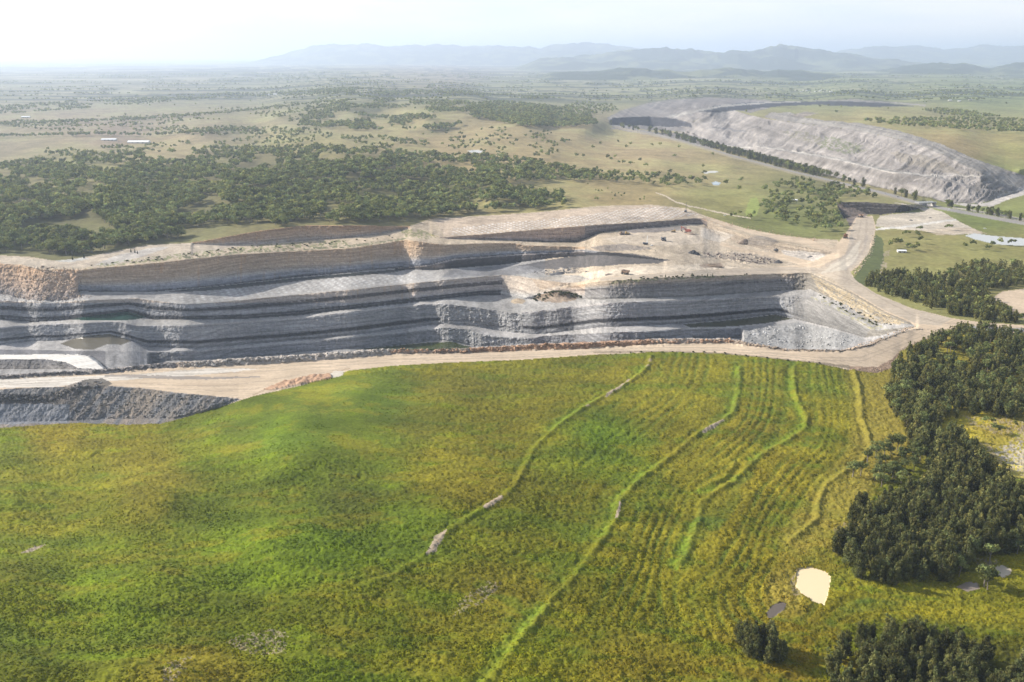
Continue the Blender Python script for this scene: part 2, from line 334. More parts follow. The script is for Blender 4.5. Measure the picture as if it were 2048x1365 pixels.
# heights along each sight line, never folding back
T = (Z - CAM_H) / DZ
Y = T * DY
for r in range(NV - 2, -1, -1):
    mn = Y[r + 1] * 1.00005
    bad = Y[r] < mn
    Y[r] = np.where(bad, mn, Y[r])
T = Y / DY
PX, PY, PZ = T * DX, Y.copy(), CAM_H + T * DZ

def at(u, v):
    """the ground point seen at a pixel of the photograph"""
    j = int(np.argmin(np.abs(us - u))); i = int(np.argmin(np.abs(vs_ - v)))
    return Vector((float(PX[i, j]), float(PY[i, j]), float(PZ[i, j])))
def at_arr(u, v):
    fi = np.interp(v, vs_, np.arange(NV)); fj = np.interp(u, us, np.arange(NU))
    i = np.clip(fi.astype(int), 0, NV - 2); j = np.clip(fj.astype(int), 0, NU - 2)
    a = (fi - i)[:, None]; b = (fj - j)[:, None]
    P = np.stack([PX, PY, PZ], -1)
    return (P[i, j] * (1 - b) + P[i, j + 1] * b) * (1 - a) + (P[i + 1, j] * (1 - b) + P[i + 1, j + 1] * b) * a

# ------------------------------------------------------------------ ground colours (albedo) and classes
CLS = np.where(SEG == 0, 0, np.where(SEG == 1, 1, 2)).astype(np.int16)   # 0 country 1 pit 2 hill 3 haul road 4 spoil 5 far dump 6 highway 7 track
wu = 2.2 * fbm(U / 9, V / 5, 3, 5); wv = 1.2 * fbm(U / 9, V / 5, 3, 9)
UW, VW = U + wu, V + wv
def paint(pts, colr, cls=None, amt=1.0, only=None, warp=True, speck=0.0):
    m = inpoly(UW, VW, pts) if warp else inpoly(U, V, pts)
    if only is not None: m &= np.isin(CLS, only)
    if speck:
        m &= fbm(U / 4, V / 2.2, 3, 77) > (1 - 2 * speck) * 0.35
    if colr is not None:
        BASE[m] = BASE[m] * (1 - amt) + np.asarray(colr) * amt
    if cls is not None: CLS[m] = cls
    return m

# country palette
PAL = [(0,460,.12,.135,.05),(150,330,.20,.21,.085),(300,290,.27,.25,.12),(0,290,.22,.21,.12),(250,275,.23,.20,.14),(600,290,.22,.22,.09),(900,290,.28,.25,.12),(1000,330,.29,.26,.12),(1300,310,.31,.275,.14),(1400,350,.27,.255,.115),(1250,400,.28,.25,.11),(1450,400,.22,.235,.08),(1600,380,.19,.21,.075),(1550,440,.15,.185,.055),(1850,480,.21,.205,.075),(1950,520,.20,.205,.07),(2030,500,.2,.21,.07),(1960,440,.14,.19,.05),(1760,360,.25,.24,.12),(1900,300,.30,.265,.12),(2040,300,.24,.24,.09),(2000,345,.17,.20,.07),(1750,230,.28,.27,.12),(1700,200,.22,.24,.11),(2000,200,.22,.25,.11),(1400,190,.25,.25,.13),(1000,180,.25,.25,.14),(600,240,.23,.23,.12),(300,240,.22,.21,.13),(200,200,.25,.23,.15),(500,180,.24,.23,.15),(820,240,.25,.24,.11),(300,160,.24,.22,.15),(900,150,.27,.22,.16),(600,350,.09,.10,.04),(900,380,.11,.12,.045),(300,400,.11,.12,.045),(700,440,.17,.175,.065),(1050,410,.23,.215,.09),(2040,400,.16,.19,.06)]
CC = shepard(U, V, [p[:2] for p in PAL], [p[2:] for p in PAL], sv=3, e=30)
mC = SEG == 0
wx, wy = PX, PY
n1 = fbm(wx / 140, wy / 260, 4, 3); n2 = fbm(wx / 30, wy / 45, 4, 21); n3 = fbm(wx / 7, wy / 14, 3, 31)
cc = CC * (1 + 0.28 * n1 + 0.22 * n2 + 0.15 * n3)[..., None]
gm = sstep(-0.1, 0.5, n1 + 0.4 * n2)[..., None]
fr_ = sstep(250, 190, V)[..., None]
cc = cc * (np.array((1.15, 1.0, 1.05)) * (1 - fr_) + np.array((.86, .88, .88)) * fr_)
cc = cc * (1 - 0.25 * gm) + np.array((.15, .185, .065)) * (cc.mean(-1, keepdims=True) / .17) * 0.25 * gm
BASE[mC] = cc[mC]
# far plain: broad fields and woods
far = mC & (V < 215)
lg = np.log(np.maximum(wy, 100.))
f1 = fbm(wx / 2600, lg * 46, 4, 41); f2 = fbm(wx / 800, lg * 120, 3, 47)
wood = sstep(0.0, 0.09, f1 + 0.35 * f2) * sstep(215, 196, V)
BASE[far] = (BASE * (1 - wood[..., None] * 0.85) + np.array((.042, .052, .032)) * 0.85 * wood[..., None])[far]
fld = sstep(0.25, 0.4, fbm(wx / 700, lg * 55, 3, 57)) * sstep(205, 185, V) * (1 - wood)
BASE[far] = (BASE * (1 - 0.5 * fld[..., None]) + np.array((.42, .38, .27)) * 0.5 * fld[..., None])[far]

# far mine and dump
dump = [(1387,243),(1422,222),(1457,217),(1490,228),(1527,237),(1588,246),(1698,259),(1786,276),(1860,298),(1917,325),(1961,344),(2048,378),(2300,378),(2300,386),(2048,384),(1961,409),(1895,406),(1851,397),(1786,382),(1698,363),(1588,333),(1527,322),(1457,302),(1422,288),(1387,266)]
CLS[SEG == 1] = 1
paint(dump, None, 5)
CLS[(SEG == 1) & (V < 262) & (U < 1400) & (U > 1200)] = 5
mine2 = [(1215,236),(1240,222),(1290,208),(1340,200),(1420,195),(1530,200),(1560,207),(1540,216),(1500,226),(1460,218),(1420,223),(1388,243),(1387,266),(1330,262),(1225,256)]
paint(mine2, (.30,.275,.26), 5)
paint([(1388,224),(1430,212),(1500,205),(1560,203),(1690,205),(1690,209),(1570,212),(1520,217),(1480,221),(1430,225)], (.06,.063,.075), 5)
paint([(1330,234),(1400,219),(1450,210),(1540,204),(1600,203),(1600,205),(1540,207),(1450,214),(1400,223),(1345,236)], (.42,.40,.37), 5)
paint([(1225,236),(1300,234),(1350,238),(1384,247),(1384,255),(1350,254),(1300,252),(1225,250)], (.07,.07,.082), 5)
paint([(1215,256),(1260,258),(1330,266),(1380,264),(1440,296),(1420,296),(1330,276),(1225,258)], (.40,.355,.32), 5)
paint([(1600,205),(1680,202),(1760,205),(1800,210),(1830,213),(1760,214),(1660,212)], (.07,.073,.085), 5)
paint([(1590,202),(1700,199),(1790,205),(1850,210),(1850,213),(1780,207),(1690,203)], (.36,.33,.31), 5)
paint([(1527,235),(1540,226),(1580,225),(1600,234),(1640,240),(1720,247),(1800,262),(1880,288),(1950,318),(2048,352),(2300,360),(2300,386),(2048,382),(1990,366),(1955,346),(1917,325),(1860,298),(1786,276),(1698,259),(1588,246)], (.46,.42,.375), 5)
paint([(1575,232),(1610,224),(1640,226),(1600,236)], (.42,.36,.3), 5)
# dump streaks and benches
md = CLS == 5
WRP = 16 * fbm(U / 45, V / 22, 3, 62)
st = fbm((U + 1.3 * V + WRP) / 7, V / 30, 4, 61, .6)
BASE[md] *= (.66 + 0.28 * st[md] * (1 + fbm(wx / 150, PZ / 30, 2, 67)[md]) + .2 * fbm(wx / 18, PZ / 9, 3, 69)[md])[:, None]
BASE[md] *= (1 + 0.34 * fbm(wx / 80, PZ / 14, 4, 65)[md])[:, None]
for pl, cw, cl in (([(1440,292),(1540,296),(1640,312),(1720,330),(1780,345),(1870,352),(1960,352)], 2.2, (.5,.47,.43)), ([(1560,258),(1600,266),(1660,276)], 2.5, (.2,.19,.19)),
                   ([(1500,318),(1600,330),(1690,345),(1780,367),(1860,372),(1950,370)], 1.8, (.22,.2,.2)), ([(1380,272),(1440,286),(1500,300)], 2.0, (.22,.2,.2)), ([(1425,255),(1460,259),(1490,263)], 3.0, (.13,.13,.14))):
    paint(strip(pl, cw), cl, 5, .7)
paint([(1560,262),(1600,262),(1660,282),(1690,300),(1640,290),(1590,278)], (.16,.155,.10), 5, .6, speck=.5)
paint([(1650,272),(1700,282),(1740,300),(1690,310),(1640,295)], (.13,.15,.075), 5, .65, speck=.55)
paint([(1780,305),(1850,310),(1900,330),(1930,352),(1860,340),(1800,325)], (.25,.22,.175), 5, .5)
paint([(1895,405),(1961,409),(1985,402),(2005,385),(2048,376),(2300,376),(2300,386),(2048,390),(2010,402),(1985,414),(1930,413)], (.43,.40,.37), 5)
# country details on the right
paint([(1530,395),(1540,370),(1575,372),(1570,400),(1545,412),(1528,420)], (.20,.25,.06), None, .0)
paint([(1490,425),(1500,398),(1515,395),(1520,412),(1512,432),(1495,436)], (.27,.32,.085), None, .85)
paint(strip([(1310,386),(1330,392),(1350,403),(1380,413),(1420,421),(1450,428),(1500,437)], [2,2.4,2.6,2.6,2.4,2.2,2]), (.52,.44,.34), 7)
paint([(1785,405),(1850,414),(1885,424),(1912,440),(1945,456),(1965,468),(1900,470),(1845,462),(1790,458),(1750,452),(1760,432),(1790,428),(1850,424),(1840,418)], (.50,.44,.36), 1)
paint(strip([(1752,459),(1800,455),(1850,449),(1890,442),(1912,440)], 4), (.60,.57,.52), 1)
paint([(1850,462),(1900,455),(1945,457),(1975,468),(1930,466),(1880,472)], (.52,.43,.33), 1, .7)
paint([(1705,560),(1722,535),(1730,505),(1742,480),(1752,470),(1766,478),(1768,520),(1755,560),(1735,575)], (.10,.118,.045), None, 1)
paint([(1766,505),(1780,500),(1776,520),(1770,555),(1758,560)], (.38,.31,.24), None, .7, speck=.5)
paint([(1672,405),(1690,430),(1700,455),(1712,452),(1735,430),(1700,412)], (.19,.155,.135), 1)
# pale ramp pad at the far right
paint([(1988,594),(2005,583),(2048,578),(2300,576),(2300,660),(2048,637),(2010,625),(1992,610)], (.58,.53,.46), 3)
# haul roads
road_main = [(-300,758),(0,758),(205,748),(342,736.5),(513,729.5),(700,717),(805,709),(942,706),(1078,701),(1200,697),(1300,690),(1448,687),(1490,691),(1573,702),(1680,704),(1738,692),(1815,662),(1829,652),(1821,645),(1771,624),(1713,590),(1660,556),(1622,546),(1552,548),(1432,552),(1324,556),(1200,563),(1120,578),(1125,572),(1200,555),(1324,546),(1407,540),(1500,536),(1573,533),(1600,530),(1545,515),(1480,505),(1440,490),(1445,486),(1500,500),(1560,508),(1625,523),(1668,505),(1600,488),(1540,476),(1480,462),(1407,436),(1407,432),(1490,457),(1552,469),(1614,477),(1665,497),(1690,470),(1704,448),(1712,436),(1745,432),(1752,455),(1745,490),(1735,510),(1715,535),(1698,546),(1713,562),(1751,587),(1821,616),(1904,637),(1966,645),(2048,651),(2300,658),(2300,668),(2048,657),(1925,652),(1904,657),(1846,680),(1800,701),(1784,719),(1755,735),(1697,733),(1635,726),(1552,717.5),(1448,707.5),(1324,703.5),(1200,706),(1044,720),(890,725.5),(788,731.5),(700,740),(600,765),(506,792),(437,792),(349,785),(287,777),(200,771),(123,774),(0,779),(-300,779)]
paint(road_main, None, 3, warp=False)
mr = (CLS == 3)
BASE[mr] = ROADC
# greyer haul surfaces on the right
paint([(1200,563),(1200,556),(1400,541),(1573,534),(1640,536),(1690,520),(1700,470),(1712,440),(1745,434),(1750,460),(1735,510),(1700,545),(1751,587),(1821,616),(1904,637),(1880,652),(1835,648),(1771,622),(1713,588),(1640,548),(1552,548),(1400,552)], (.42,.36,.29), None, .8, only=[3])
paint([(1640,548),(1690,510),(1722,480),(1715,520),(1690,540)], (.55,.50,.42), None, .6, only=[3])
paint(strip([(1700,470),(1706,490),(1690,515),(1650,532)], 7), (.33,.29,.25), None, .6, only=[3])
paint(strip([(1735,470),(1728,500),(1708,528),(1690,540)], 5), (.33,.29,.25), None, .6, only=[3])
paint([(-300,759),(0,759),(250,750),(420,737),(520,738),(430,748),(250,760),(100,775),(-300,779)], (.62,.585,.53), None, .8, only=[3])
paint([(-300,719),(-300,709),(0,710),(154,709),(185,714),(200,726),(211,738),(158,738),(133,725),(92,719)], (.58,.56,.53), 3)
paint(strip([(210,752),(260,752),(350,756),(430,757),(520,754)], [3,6,7,5,2]), (.27,.24,.215), None, .9, only=[3])
# along-road wheel tracks
tr = fbm(wx / 90, wy / 2.0, 3, 91) * 0.26 + .12 * fbm(wx / 30, wy / 18, 3, 92)
tr2 = fbm((wx * .6 + wy) / 2.4, (wx - wy) / 80, 3, 93) * 0.2
mr = CLS == 3
BASE[mr] *= (1 + np.where(U < 1640, tr, tr2))[mr][:, None]

for pl_, w_, a_ in (([(-300,766),(0,766),(205,755),(342,744),(513,736),(700,724),(890,714.5),(1078,709),(1200,701),(1324,696),(1448,697),(1552,708),(1640,716),(1720,716),(1790,690),(1840,664)], 1.6, .5), ([(-300,771),(0,771),(205,759),(342,750),(513,744),(700,730),(890,719),(1078,713.5),(1200,703.5),(1324,699.5),(1448,701.5),(1552,712),(1640,721),(1725,722),(1800,692),(1870,660)], 1.6, .5),
        ([(250,775),(349,778),(437,782),(513,778),(600,757),(700,733)], 2.2, .4), ([(280,768),(360,771),(440,773),(520,764),(600,750)], 1.6, .45), ([(1200,560),(1400,546),(1560,539),(1650,542),(1700,560),(1760,596),(1825,630),(1880,647),(2048,656)], 2.0, .45), ([(1640,536),(1690,512),(1715,480),(1722,440)], 4, .4), ([(1660,542),(1706,516),(1730,480),(1734,440)], 4, .4)):
    paint(strip(pl_, w_), (.30,.255,.205), None, a_, only=[3])
# pit floor details (upper right)
only = [1]
paint([(870,440),(1000,431),(1130,420),(1300,411),(1400,430),(1300,442),(1112,455),(976,467),(890,474)], (.50,.40,.31), None, .8, only=only)
dots = sstep(.15, .6, np.sin(wx / 1.75 + .4 * np.sin(wy / 60)) * np.sin(wy / 4.0))
dm = inpoly(UW, VW, [(905,458),(1000,446),(1130,436),(1215,424),(1260,418),(1340,414),(1400,430),(1300,442),(1112,455),(976,467),(905,470)]) & (CLS == 1)
BASE[dm] = BASE[dm] * (.9 - .7 * dots[dm][:, None]) + np.array((.72, .70, .68)) * .75 * dots[dm][:, None]
dm2 = inpoly(UW, VW, [(330,596),(450,580),(700,556),(800,548),(870,556),(737,572),(581,587),(444,600),(376,606)]) & (CLS == 1)
BASE[dm2] = BASE[dm2] * (.95 - .5 * dots[dm2][:, None]) + np.array((.62, .62, .62)) * .5 * dots[dm2][:, None]
paint([(240,597),(330,596),(450,580),(350,592),(300,588),(200,588)], (.24,.235,.235), None, .7, only=only)
paint([(1027,533),(1090,522),(1160,511),(1200,504),(1270,508),(1341,521),(1316,527),(1260,529),(1200,533),(1120,538),(1050,540)], (.085,.083,.088), None, .9, only=only)
paint([(1180,494),(1240,487),(1290,494),(1310,499),(1250,502),(1200,503)], (.20,.18,.17), None, .7, only=only)
paint([(900,541),(1000,532),(1060,532),(1090,541),(1050,549),(960,552),(880,556)], (.21,.21,.22), None, .75, only=only)
paint([(1070,545),(1140,533),(1180,545),(1110,551)], (.17,.165,.165), None, .7, only=only, speck=.6)
paint([(1150,549),(1250,535),(1400,528),(1480,536),(1400,541),(1200,556),(1130,562)], (.62,.53,.42), None, .8, only=only)
paint([(1250,470),(1350,463),(1400,470),(1420,486),(1330,492),(1230,485),(1205,478)], (.54,.46,.37), None, .6, only=only)
paint([(1240,460),(1330,453),(1374,455),(1374,460),(1310,465),(1245,467)], (.15,.14,.145), None, .75, only=only)
paint([(1440,505),(1500,508),(1540,516),(1565,528),(1520,529),(1470,520),(1400,515)], (.17,.145,.135), None, .8, only=only, speck=.75)
paint([(1395,530),(1440,526),(1450,534),(1410,537)], (.33,.25,.19), None, .8, only=only)
paint([(1500,475),(1530,470),(1560,485),(1540,492),(1480,489)], (.24,.21,.18), None, .8, only=only)
paint([(1560,500),(1640,505),(1660,515),(1620,528),(1580,522)], (.50,.465,.43), None, .7, only=only)
paint([(1400,455),(1470,470),(1440,486),(1400,474)], (.55,.5,.44), None, .6, only=only)
paint([(1350,500),(1500,505),(1620,530),(1600,533),(1480,520),(1360,512)], (.46,.385,.30), None, .6, only=only)
paint([(1405,432),(1440,440),(1500,452),(1570,465),(1640,475),(1640,482),(1560,474),(1480,462),(1405,440)], (.45,.30,.19), None, .55, only=only, speck=.6)
# left bench ground
paint([(0,512),(110,522),(230,504),(290,491),(380,487),(500,489),(380,512),(250,528),(150,538),(60,535),(0,528)], (.42,.36,.29), None, .8, only=only)
paint([(90,520),(150,510),(180,518),(140,525)], (.45,.46,.45), None, .7, only=only)
paint([(190,530),(230,512),(300,496),(340,494),(290,512),(215,532)], (.44,.42,.40), None, .7, only=only)
paint([(200,528),(330,510),(500,492),(690,480),(700,494),(480,505),(330,522),(170,538)], (.17,.19,.075), None, .75, only=only, speck=.38)
paint([(360,514),(480,504),(700,490),(812,476),(812,480),(700,496),(478,508),(376,518)], (.14,.145,.08), None, .8, only=only, speck=.6)
paint([(800,458),(840,460),(880,474),(850,478),(810,474)], (.2,.21,.08), None, .7, only=only, speck=.6)
# the mid mound and the lit grey ground round it
paint([(1007,552),(1060,548),(1160,552),(1190,560),(1120,578),(1060,595),(1040,600),(1000,598)], (.31,.30,.285), None, .85, only=only)
paint([(890,606),(960,592),(1040,598),(1060,612),(1040,625),(943,614)], (.32,.31,.30), None, .8, only=only)
paint([(1060,556),(1140,552),(1180,560),(1120,572),(1080,580)], (.5,.44,.37), None, .5, only=only)
paint([(1225,562),(1280,553),(1400,549),(1500,548),(1480,553),(1400,557),(1300,562),(1220,570)], (.16,.17,.08), None, .8, only=only, speck=.5)
mw = (ISWALL > 0) & (U > 880) & (U < 1045) & (V > 608) & (V < 696) & (CLS == 1)
BASE[mw] = BASE[mw] * .35 + np.array((.29, .285, .28)) * .65
mw = (ISWALL > 0) & (U > 1590) & (U < 1840) & (V > 546) & (V < 680) & (CLS == 1)
BASE[mw] = BASE[mw] * .25 + np.array((.29, .262, .22)) * .75
paint([(1560,593),(1614,591),(1697,629),(1740,660),(1730,675),(1656,654),(1585,637)], (.27,.262,.255), None, .8, only=only)
paint([(1622,550),(1713,594),(1771,628),(1815,648),(1790,650),(1740,640),(1690,610),(1640,584)], (.52,.41,.25), None, .55, only=only, speck=.6)
paint([(1482,657),(1593,645),(1656,656),(1730,678),(1680,698),(1573,697),(1490,683)], (.29,.288,.285), None, .85, only=only)
paint([(1590,680),(1640,678),(1645,692),(1590,694)], (.24,.235,.23), None, .8, only=only)
paint([(1610,590),(1650,600),(1700,625),(1760,650),(1780,660),(1740,660),(1690,630)], (.33,.31,.17), None, .6, only=only, speck=.45)
# berm colours
paint([(940,697),(1078,689),(1300,680),(1300,691),(1078,702),(942,707)], (.33,.185,.105), None, .75, only=only)
paint([(-300,751),(0,751),(205,739),(350,724),(350,737),(205,749),(0,760),(-300,760)], (.20,.185,.18), None, .85, only=only)
paint([(380,722),(560,712),(700,703),(780,697),(780,711),(560,727),(380,737)], (.37,.335,.30), None, .7, only=only)
paint([(1697,733),(1755,734),(1784,718),(1800,702),(1812,706),(1790,738),(1755,748),(1700,744)], (.33,.235,.17), 1)
paint([(1800,700),(1846,679),(1904,657),(1928,653),(1905,664),(1850,688),(1806,706)], (.36,.27,.2), 1)
paint([(1185,704),(1324,702),(1448,706),(1552,716),(1640,725),(1700,732),(1700,737),(1640,730),(1552,720),(1448,710),(1324,705),(1185,707)], (.22,.18,.13), 2, .8, warp=True)
paint(strip([(700,737),(640,752),(560,768),(506,790)], 3), (.30,.23,.16), None, .7)
# puddle and earth lumps by the road
paint([(655,752),(668,742),(690,742),(686,751),(662,757)], (.55,.5,.42), 3)
lump = inpoly(UW, VW, [(525,780),(570,762),(620,752),(660,748),(664,757),(600,770),(545,781)])
BASE[lump] = (.42, .27, .18); CLS[lump] = 1
# spoil heap by the road, tipped in tongues
sp = inpoly(U, V, [(-300,780),(0,780),(123,775),(165,762),(200,771),(287,777.5),(349,785.5),(420,792.5),(482,799),(437,816),(325,848),(256,851),(154,847),(102,850),(0,857),(-300,859)]) & (SEG == 1)
CLS[sp] = 4
tong = fbm((U + .9 * (V - 800)) / 17, V / 90, 3, 101)
mixw = sstep(-.25, .35, tong)[..., None]
BASE[sp] = (np.array((.21, .215, .23)) * (1 - mixw) + np.array((.37, .315, .265)) * mixw)[sp] * .72
paint([(-300,800),(0,788),(60,790),(105,800),(105,808),(0,808),(-300,808)], (.09,.085,.085), None, .9, only=[4])
paint([(-300,808),(0,808),(60,809),(140,808),(135,846),(0,850),(-300,852)], (.235,.245,.27), None, .85, only=[4])
paint([(-300,780),(0,780),(130,775),(100,790),(0,789),(-300,789)], (.24,.23,.225), None, .8, only=[4])
paint([(150,775),(165,760),(205,757),(225,768),(205,776),(180,780)], (.12,.11,.1), 4, .9)
paint([(105,800),(150,770),(165,790),(130,808)], (.17,.15,.14), 4, .7)

# hill colours
HPAL = [(0,900,.115,.135,.022),(100,860,.175,.145,.035),(250,870,.16,.145,.03),(300,950,.15,.135,.035),(0,1000,.125,.145,.02),(150,1000,.125,.14,.02),(0,1200,.12,.14,.014),(200,1200,.10,.135,.012),(100,1320,.11,.125,.016),(450,860,.10,.13,.04),(600,800,.115,.15,.045),(700,755,.155,.19,.06),(760,800,.085,.125,.035),(560,870,.085,.13,.03),(420,900,.125,.14,.025),(600,940,.09,.12,.02),(420,1000,.09,.115,.018),(500,1100,.10,.145,.016),(650,1080,.085,.13,.014),(800,1060,.09,.13,.02),(740,900,.10,.13,.025),(900,780,.115,.11,.035),(850,850,.09,.095,.028),(1050,790,.125,.12,.035),(1000,880,.13,.12,.03),(900,920,.145,.135,.03),(960,960,.155,.135,.028),(700,1000,.07,.085,.022),(1250,730,.145,.13,.038),(1300,800,.145,.135,.038),(1150,900,.115,.135,.025),(1200,880,.085,.135,.018),(1250,900,.10,.135,.022),(1050,1050,.11,.12,.022),(1150,1000,.12,.125,.025),(1350,900,.14,.125,.032),(1400,800,.145,.135,.036),(1500,850,.15,.13,.036),(1500,740,.135,.135,.04),(1550,950,.165,.14,.036),(1650,850,.165,.15,.038),(1650,760,.135,.145,.042),(1700,950,.15,.14,.036),(1500,1080,.16,.14,.032),(1400,1200,.14,.135,.025),(1300,1100,.14,.13,.024),(1200,1200,.125,.125,.02),(1000,1200,.14,.125,.03),(900,1250,.125,.12,.022),(700,1250,.10,.11,.016),(500,1250,.09,.11,.012),(400,1340,.14,.12,.025),(700,1345,.09,.125,.012),(1000,1345,.115,.14,.018),(1300,1330,.14,.12,.028),(1500,1300,.17,.14,.035),(1600,1330,.17,.13,.03),(1500,1200,.16,.135,.035),(1750,1160,.15,.145,.032),(1850,1200,.15,.145,.034),(2000,1230,.14,.14,.034),(2030,1190,.14,.14,.034),(1700,1080,.17,.15,.034),(1750,960,.15,.14,.045),(1850,960,.12,.13,.04),(1950,860,.26,.21,.10),(2000,840,.3,.24,.14),(2030,940,.42,.37,.30),(1980,900,.25,.23,.09),(2040,1000,.19,.18,.07),(1800,880,.13,.13,.045),(1850,750,.06,.065,.03),(2000,750,.06,.065,.03),(1850,1080,.05,.055,.025),(1950,1030,.05,.055,.025),(1850,1300,.06,.065,.028),(1990,1330,.06,.065,.028),(1900,690,.2,.18,.055)]
HC = shepard(U, V, [p[:2] for p in HPAL], [p[2:] for p in HPAL], sv=1.4, e=26, pw=1.9)
hill = SEG == 2
CLS[hill & np.isin(CLS, [0, 1]) & ~lump] = 2
a1 = fbm(wx / 42 + .02 * wy, wy / 20, 4, 111); a2 = fbm(wx / 9, wy / 6, 4, 117); a3 = fbm(wx / 2.4, wy / 2.0, 3, 123)
hc = HC * (1 + .30 * a3 + .16 * a2)[..., None]
gold = sstep(.05, .5, a1 + .55 * a2)[..., None]; dkg = sstep(.1, .55, -a1 + .5 * a2)[..., None]
lum = HC.mean(-1, keepdims=True) / .088
hc = hc * (1 - .5 * gold) + np.array((.180, .158, .034)) * lum * .5 * gold
hc = hc * (1 - .55 * dkg) + np.array((.062, .098, .018)) * lum * .55 * dkg
vg = sstep(.25, .6, fbm(wx / 28, wy / 13, 4, 131))[..., None] * sstep(1500, 700, U)[..., None]
hc = hc * (1 - .5 * vg) + np.array((.13, .185, .012)) * .5 * vg
hc = hc * np.array((1.20, 1.18, .39)) * (1 + .22 * np.clip(fbm(wx / 60, wy / 26, 3, 133) * 1.6, -1, 1))[..., None]
mh = hill & (CLS == 2)
BASE[mh] = hc[mh]

# contour banks on the hill
BANKS = [
 ([(1303,712),(1300,728),(1283,748),(1255,768),(1205,795),(1165,818),(1130,842),(1095,872),(1068,900),(1050,935),(1035,965),(1012,992),(985,1008),(940,1035),(905,1055),(880,1080),(862,1105),(830,1125),(780,1155),(735,1168)], 1.5),
 ([(1480,735),(1478,790),(1468,825),(1445,842),(1400,865),(1365,895),(1320,930),(1275,965),(1243,1000),(1235,1035),(1215,1070),(1180,1115),(1150,1155),(1110,1195),(1075,1240),(1035,1290),(990,1350),(975,1370)], 1.5),
 ([(1588,735),(1590,785),(1605,820),(1615,838),(1612,858),(1580,880),(1540,900),(1500,930),(1470,960),(1425,990),(1403,1005),(1398,1040),(1382,1090),(1362,1128)], 1.4),
 ([(1400,978),(1450,955),(1470,925)], .9),
 ([(1706,740),(1716,765),(1722,800),(1724,840),(1738,870),(1740,900),(1725,925),(1690,945),(1655,970),(1638,1005),(1635,1040),(1605,1065),(1582,1080)], 1.7),
]
hr, hcx = np.nonzero(SEG == 2)
hx, hy = PX[hr, hcx], PY[hr, hcx]
dH = np.zeros(len(hx)); green_band = np.zeros(len(hx)); bare = np.zeros(len(hx))
for bi, (bp, hgt) in enumerate(BANKS):
    w3 = at_arr(np.array([p[0] for p in bp], float), np.array([p[1] for p in bp], float))
    best = np.full(len(hx), 1e9); side = np.zeros(len(hx)); along = np.zeros(len(hx)); acc = 0
    bbm = np.nonzero((hx > w3[:, 0].min() - 25) & (hx < w3[:, 0].max() + 25) & (hy > w3[:, 1].min() - 25) & (hy < w3[:, 1].max() + 25))[0]
    X, Yh = hx[bbm], hy[bbm]
    wob = 1.3 * fbm(X / 14, Yh / 14, 2, 140 + bi)
    X = X + wob; Yh = Yh + wob
    b = best[bbm]; sd = side[bbm]; al = along[bbm]
    for i in range(len(w3) - 1):
        ax, ay = w3[i, :2]; bx, by = w3[i + 1, :2]
        L2 = (bx - ax) ** 2 + (by - ay) ** 2
        t = np.clip(((X - ax) * (bx - ax) + (Yh - ay) * (by - ay)) / L2, 0, 1)
        d = np.hypot(X - ax - t * (bx - ax), Yh - ay - t * (by - ay))
        cr = ((bx - ax) * (Yh - ay) - (by - ay) * (X - ax)) / math.sqrt(L2)
        m = d < b
        b[m] = d[m]; sd[m] = cr[m]; al[m] = acc + t[m] * math.sqrt(L2)
        acc += math.sqrt(L2)
    sgn = np.where(sd > 0, 1, -1) * b       # walking from far to near: right-hand side of the walk is the uphill side (image left)
    up = -sgn
    dH[bbm] += 0.85 * hgt * (1 + .5 * fbm(X / 7, Yh / 7, 2, 145 + bi)) * np.exp(-(up / 2.4) ** 2) - .5 * np.exp(-((up - 5) / 2.4) ** 2)
    green_band[bbm] = np.maximum(green_band[bbm], (.6 + .6 * fbm(X / 5, Yh / 5, 2, 155 + bi)) * np.exp(-((up - 4.6) / 4.2) ** 2) * (.55 + .45 * np.sign(fbm(al / 60, al * 0, 1, 150 + bi))))
    br = np.exp(-(up / 1.6) ** 2) * (fbm(al / 22, al * 0 + bi, 2, 160 + bi) > .5)
    bare[bbm] = np.maximum(bare[bbm], br if bi == 0 else 0)
# furrows follow the contour lines
ck = []
for ci_, (bp, _) in zip((1, 2, 3, 4), [BANKS[0], BANKS[1], BANKS[2], BANKS[4]]):
    for q in bp: ck.append((q[0], q[1], ci_))
ck += [(900,740,-.9),(700,900,-.9),(500,1050,-1.2),(300,1250,-1.5),(1000,740,-.3),(850,950,-.1),(700,1060,-.1),(1860,800,5),(1800,1000,5.2),(1560,1180,4.2),(1480,1190,3.7),(1400,1190,3.2),(1300,1250,2.8),(1200,1340,2.5)]
CF = shepard(U, V, [c[:2] for c in ck], [c[2] for c in ck], sv=1.0, e=40, pw=1.5)[hr, hcx]
fur = np.sin(CF * 2 * math.pi * 6 + 1.6 * fbm(hx / 40, hy / 40, 2, 171))
fm = sstep(950, 1350, U[hr, hcx]) * sstep(1850, 1720, U[hr, hcx]) * sstep(1330, 1200, V[hr, hcx]) * (.45 + .55 * sstep(-.3, .3, fbm(hx / 60, hy / 60, 2, 175)))
fm *= 1 + .5 * sstep(1000, 1060, V[hr, hcx])
tus = fbm(hx / 2.6, hy / 2.4, 3, 181, .6); tus2 = fbm(hx / 7, hy / 5, 3, 187)
smooth = sstep(.5, .0, np.exp(-(((U[hr, hcx] - 620) / 190) ** 2 + ((V[hr, hcx] - 820) / 70) ** 2)) * .8)
grassy = (CLS[hr, hcx] == 2) & (POND[hr, hcx] == 0)
rough_ = fbm(hx / 25, hy / 14, 3, 191)
add = dH + .30 * np.clip(fur, -1, .6) * fm + grassy * smooth * (.95 * tus + .75 * tus2 * (1 + .8 * rough_))
PZ[hr, hcx] += np.where(grassy, add, 0)
BANKG = np.zeros((NV, NU)); BANKG[hr, hcx] = np.maximum(green_band, np.abs(dH) / 1.5)
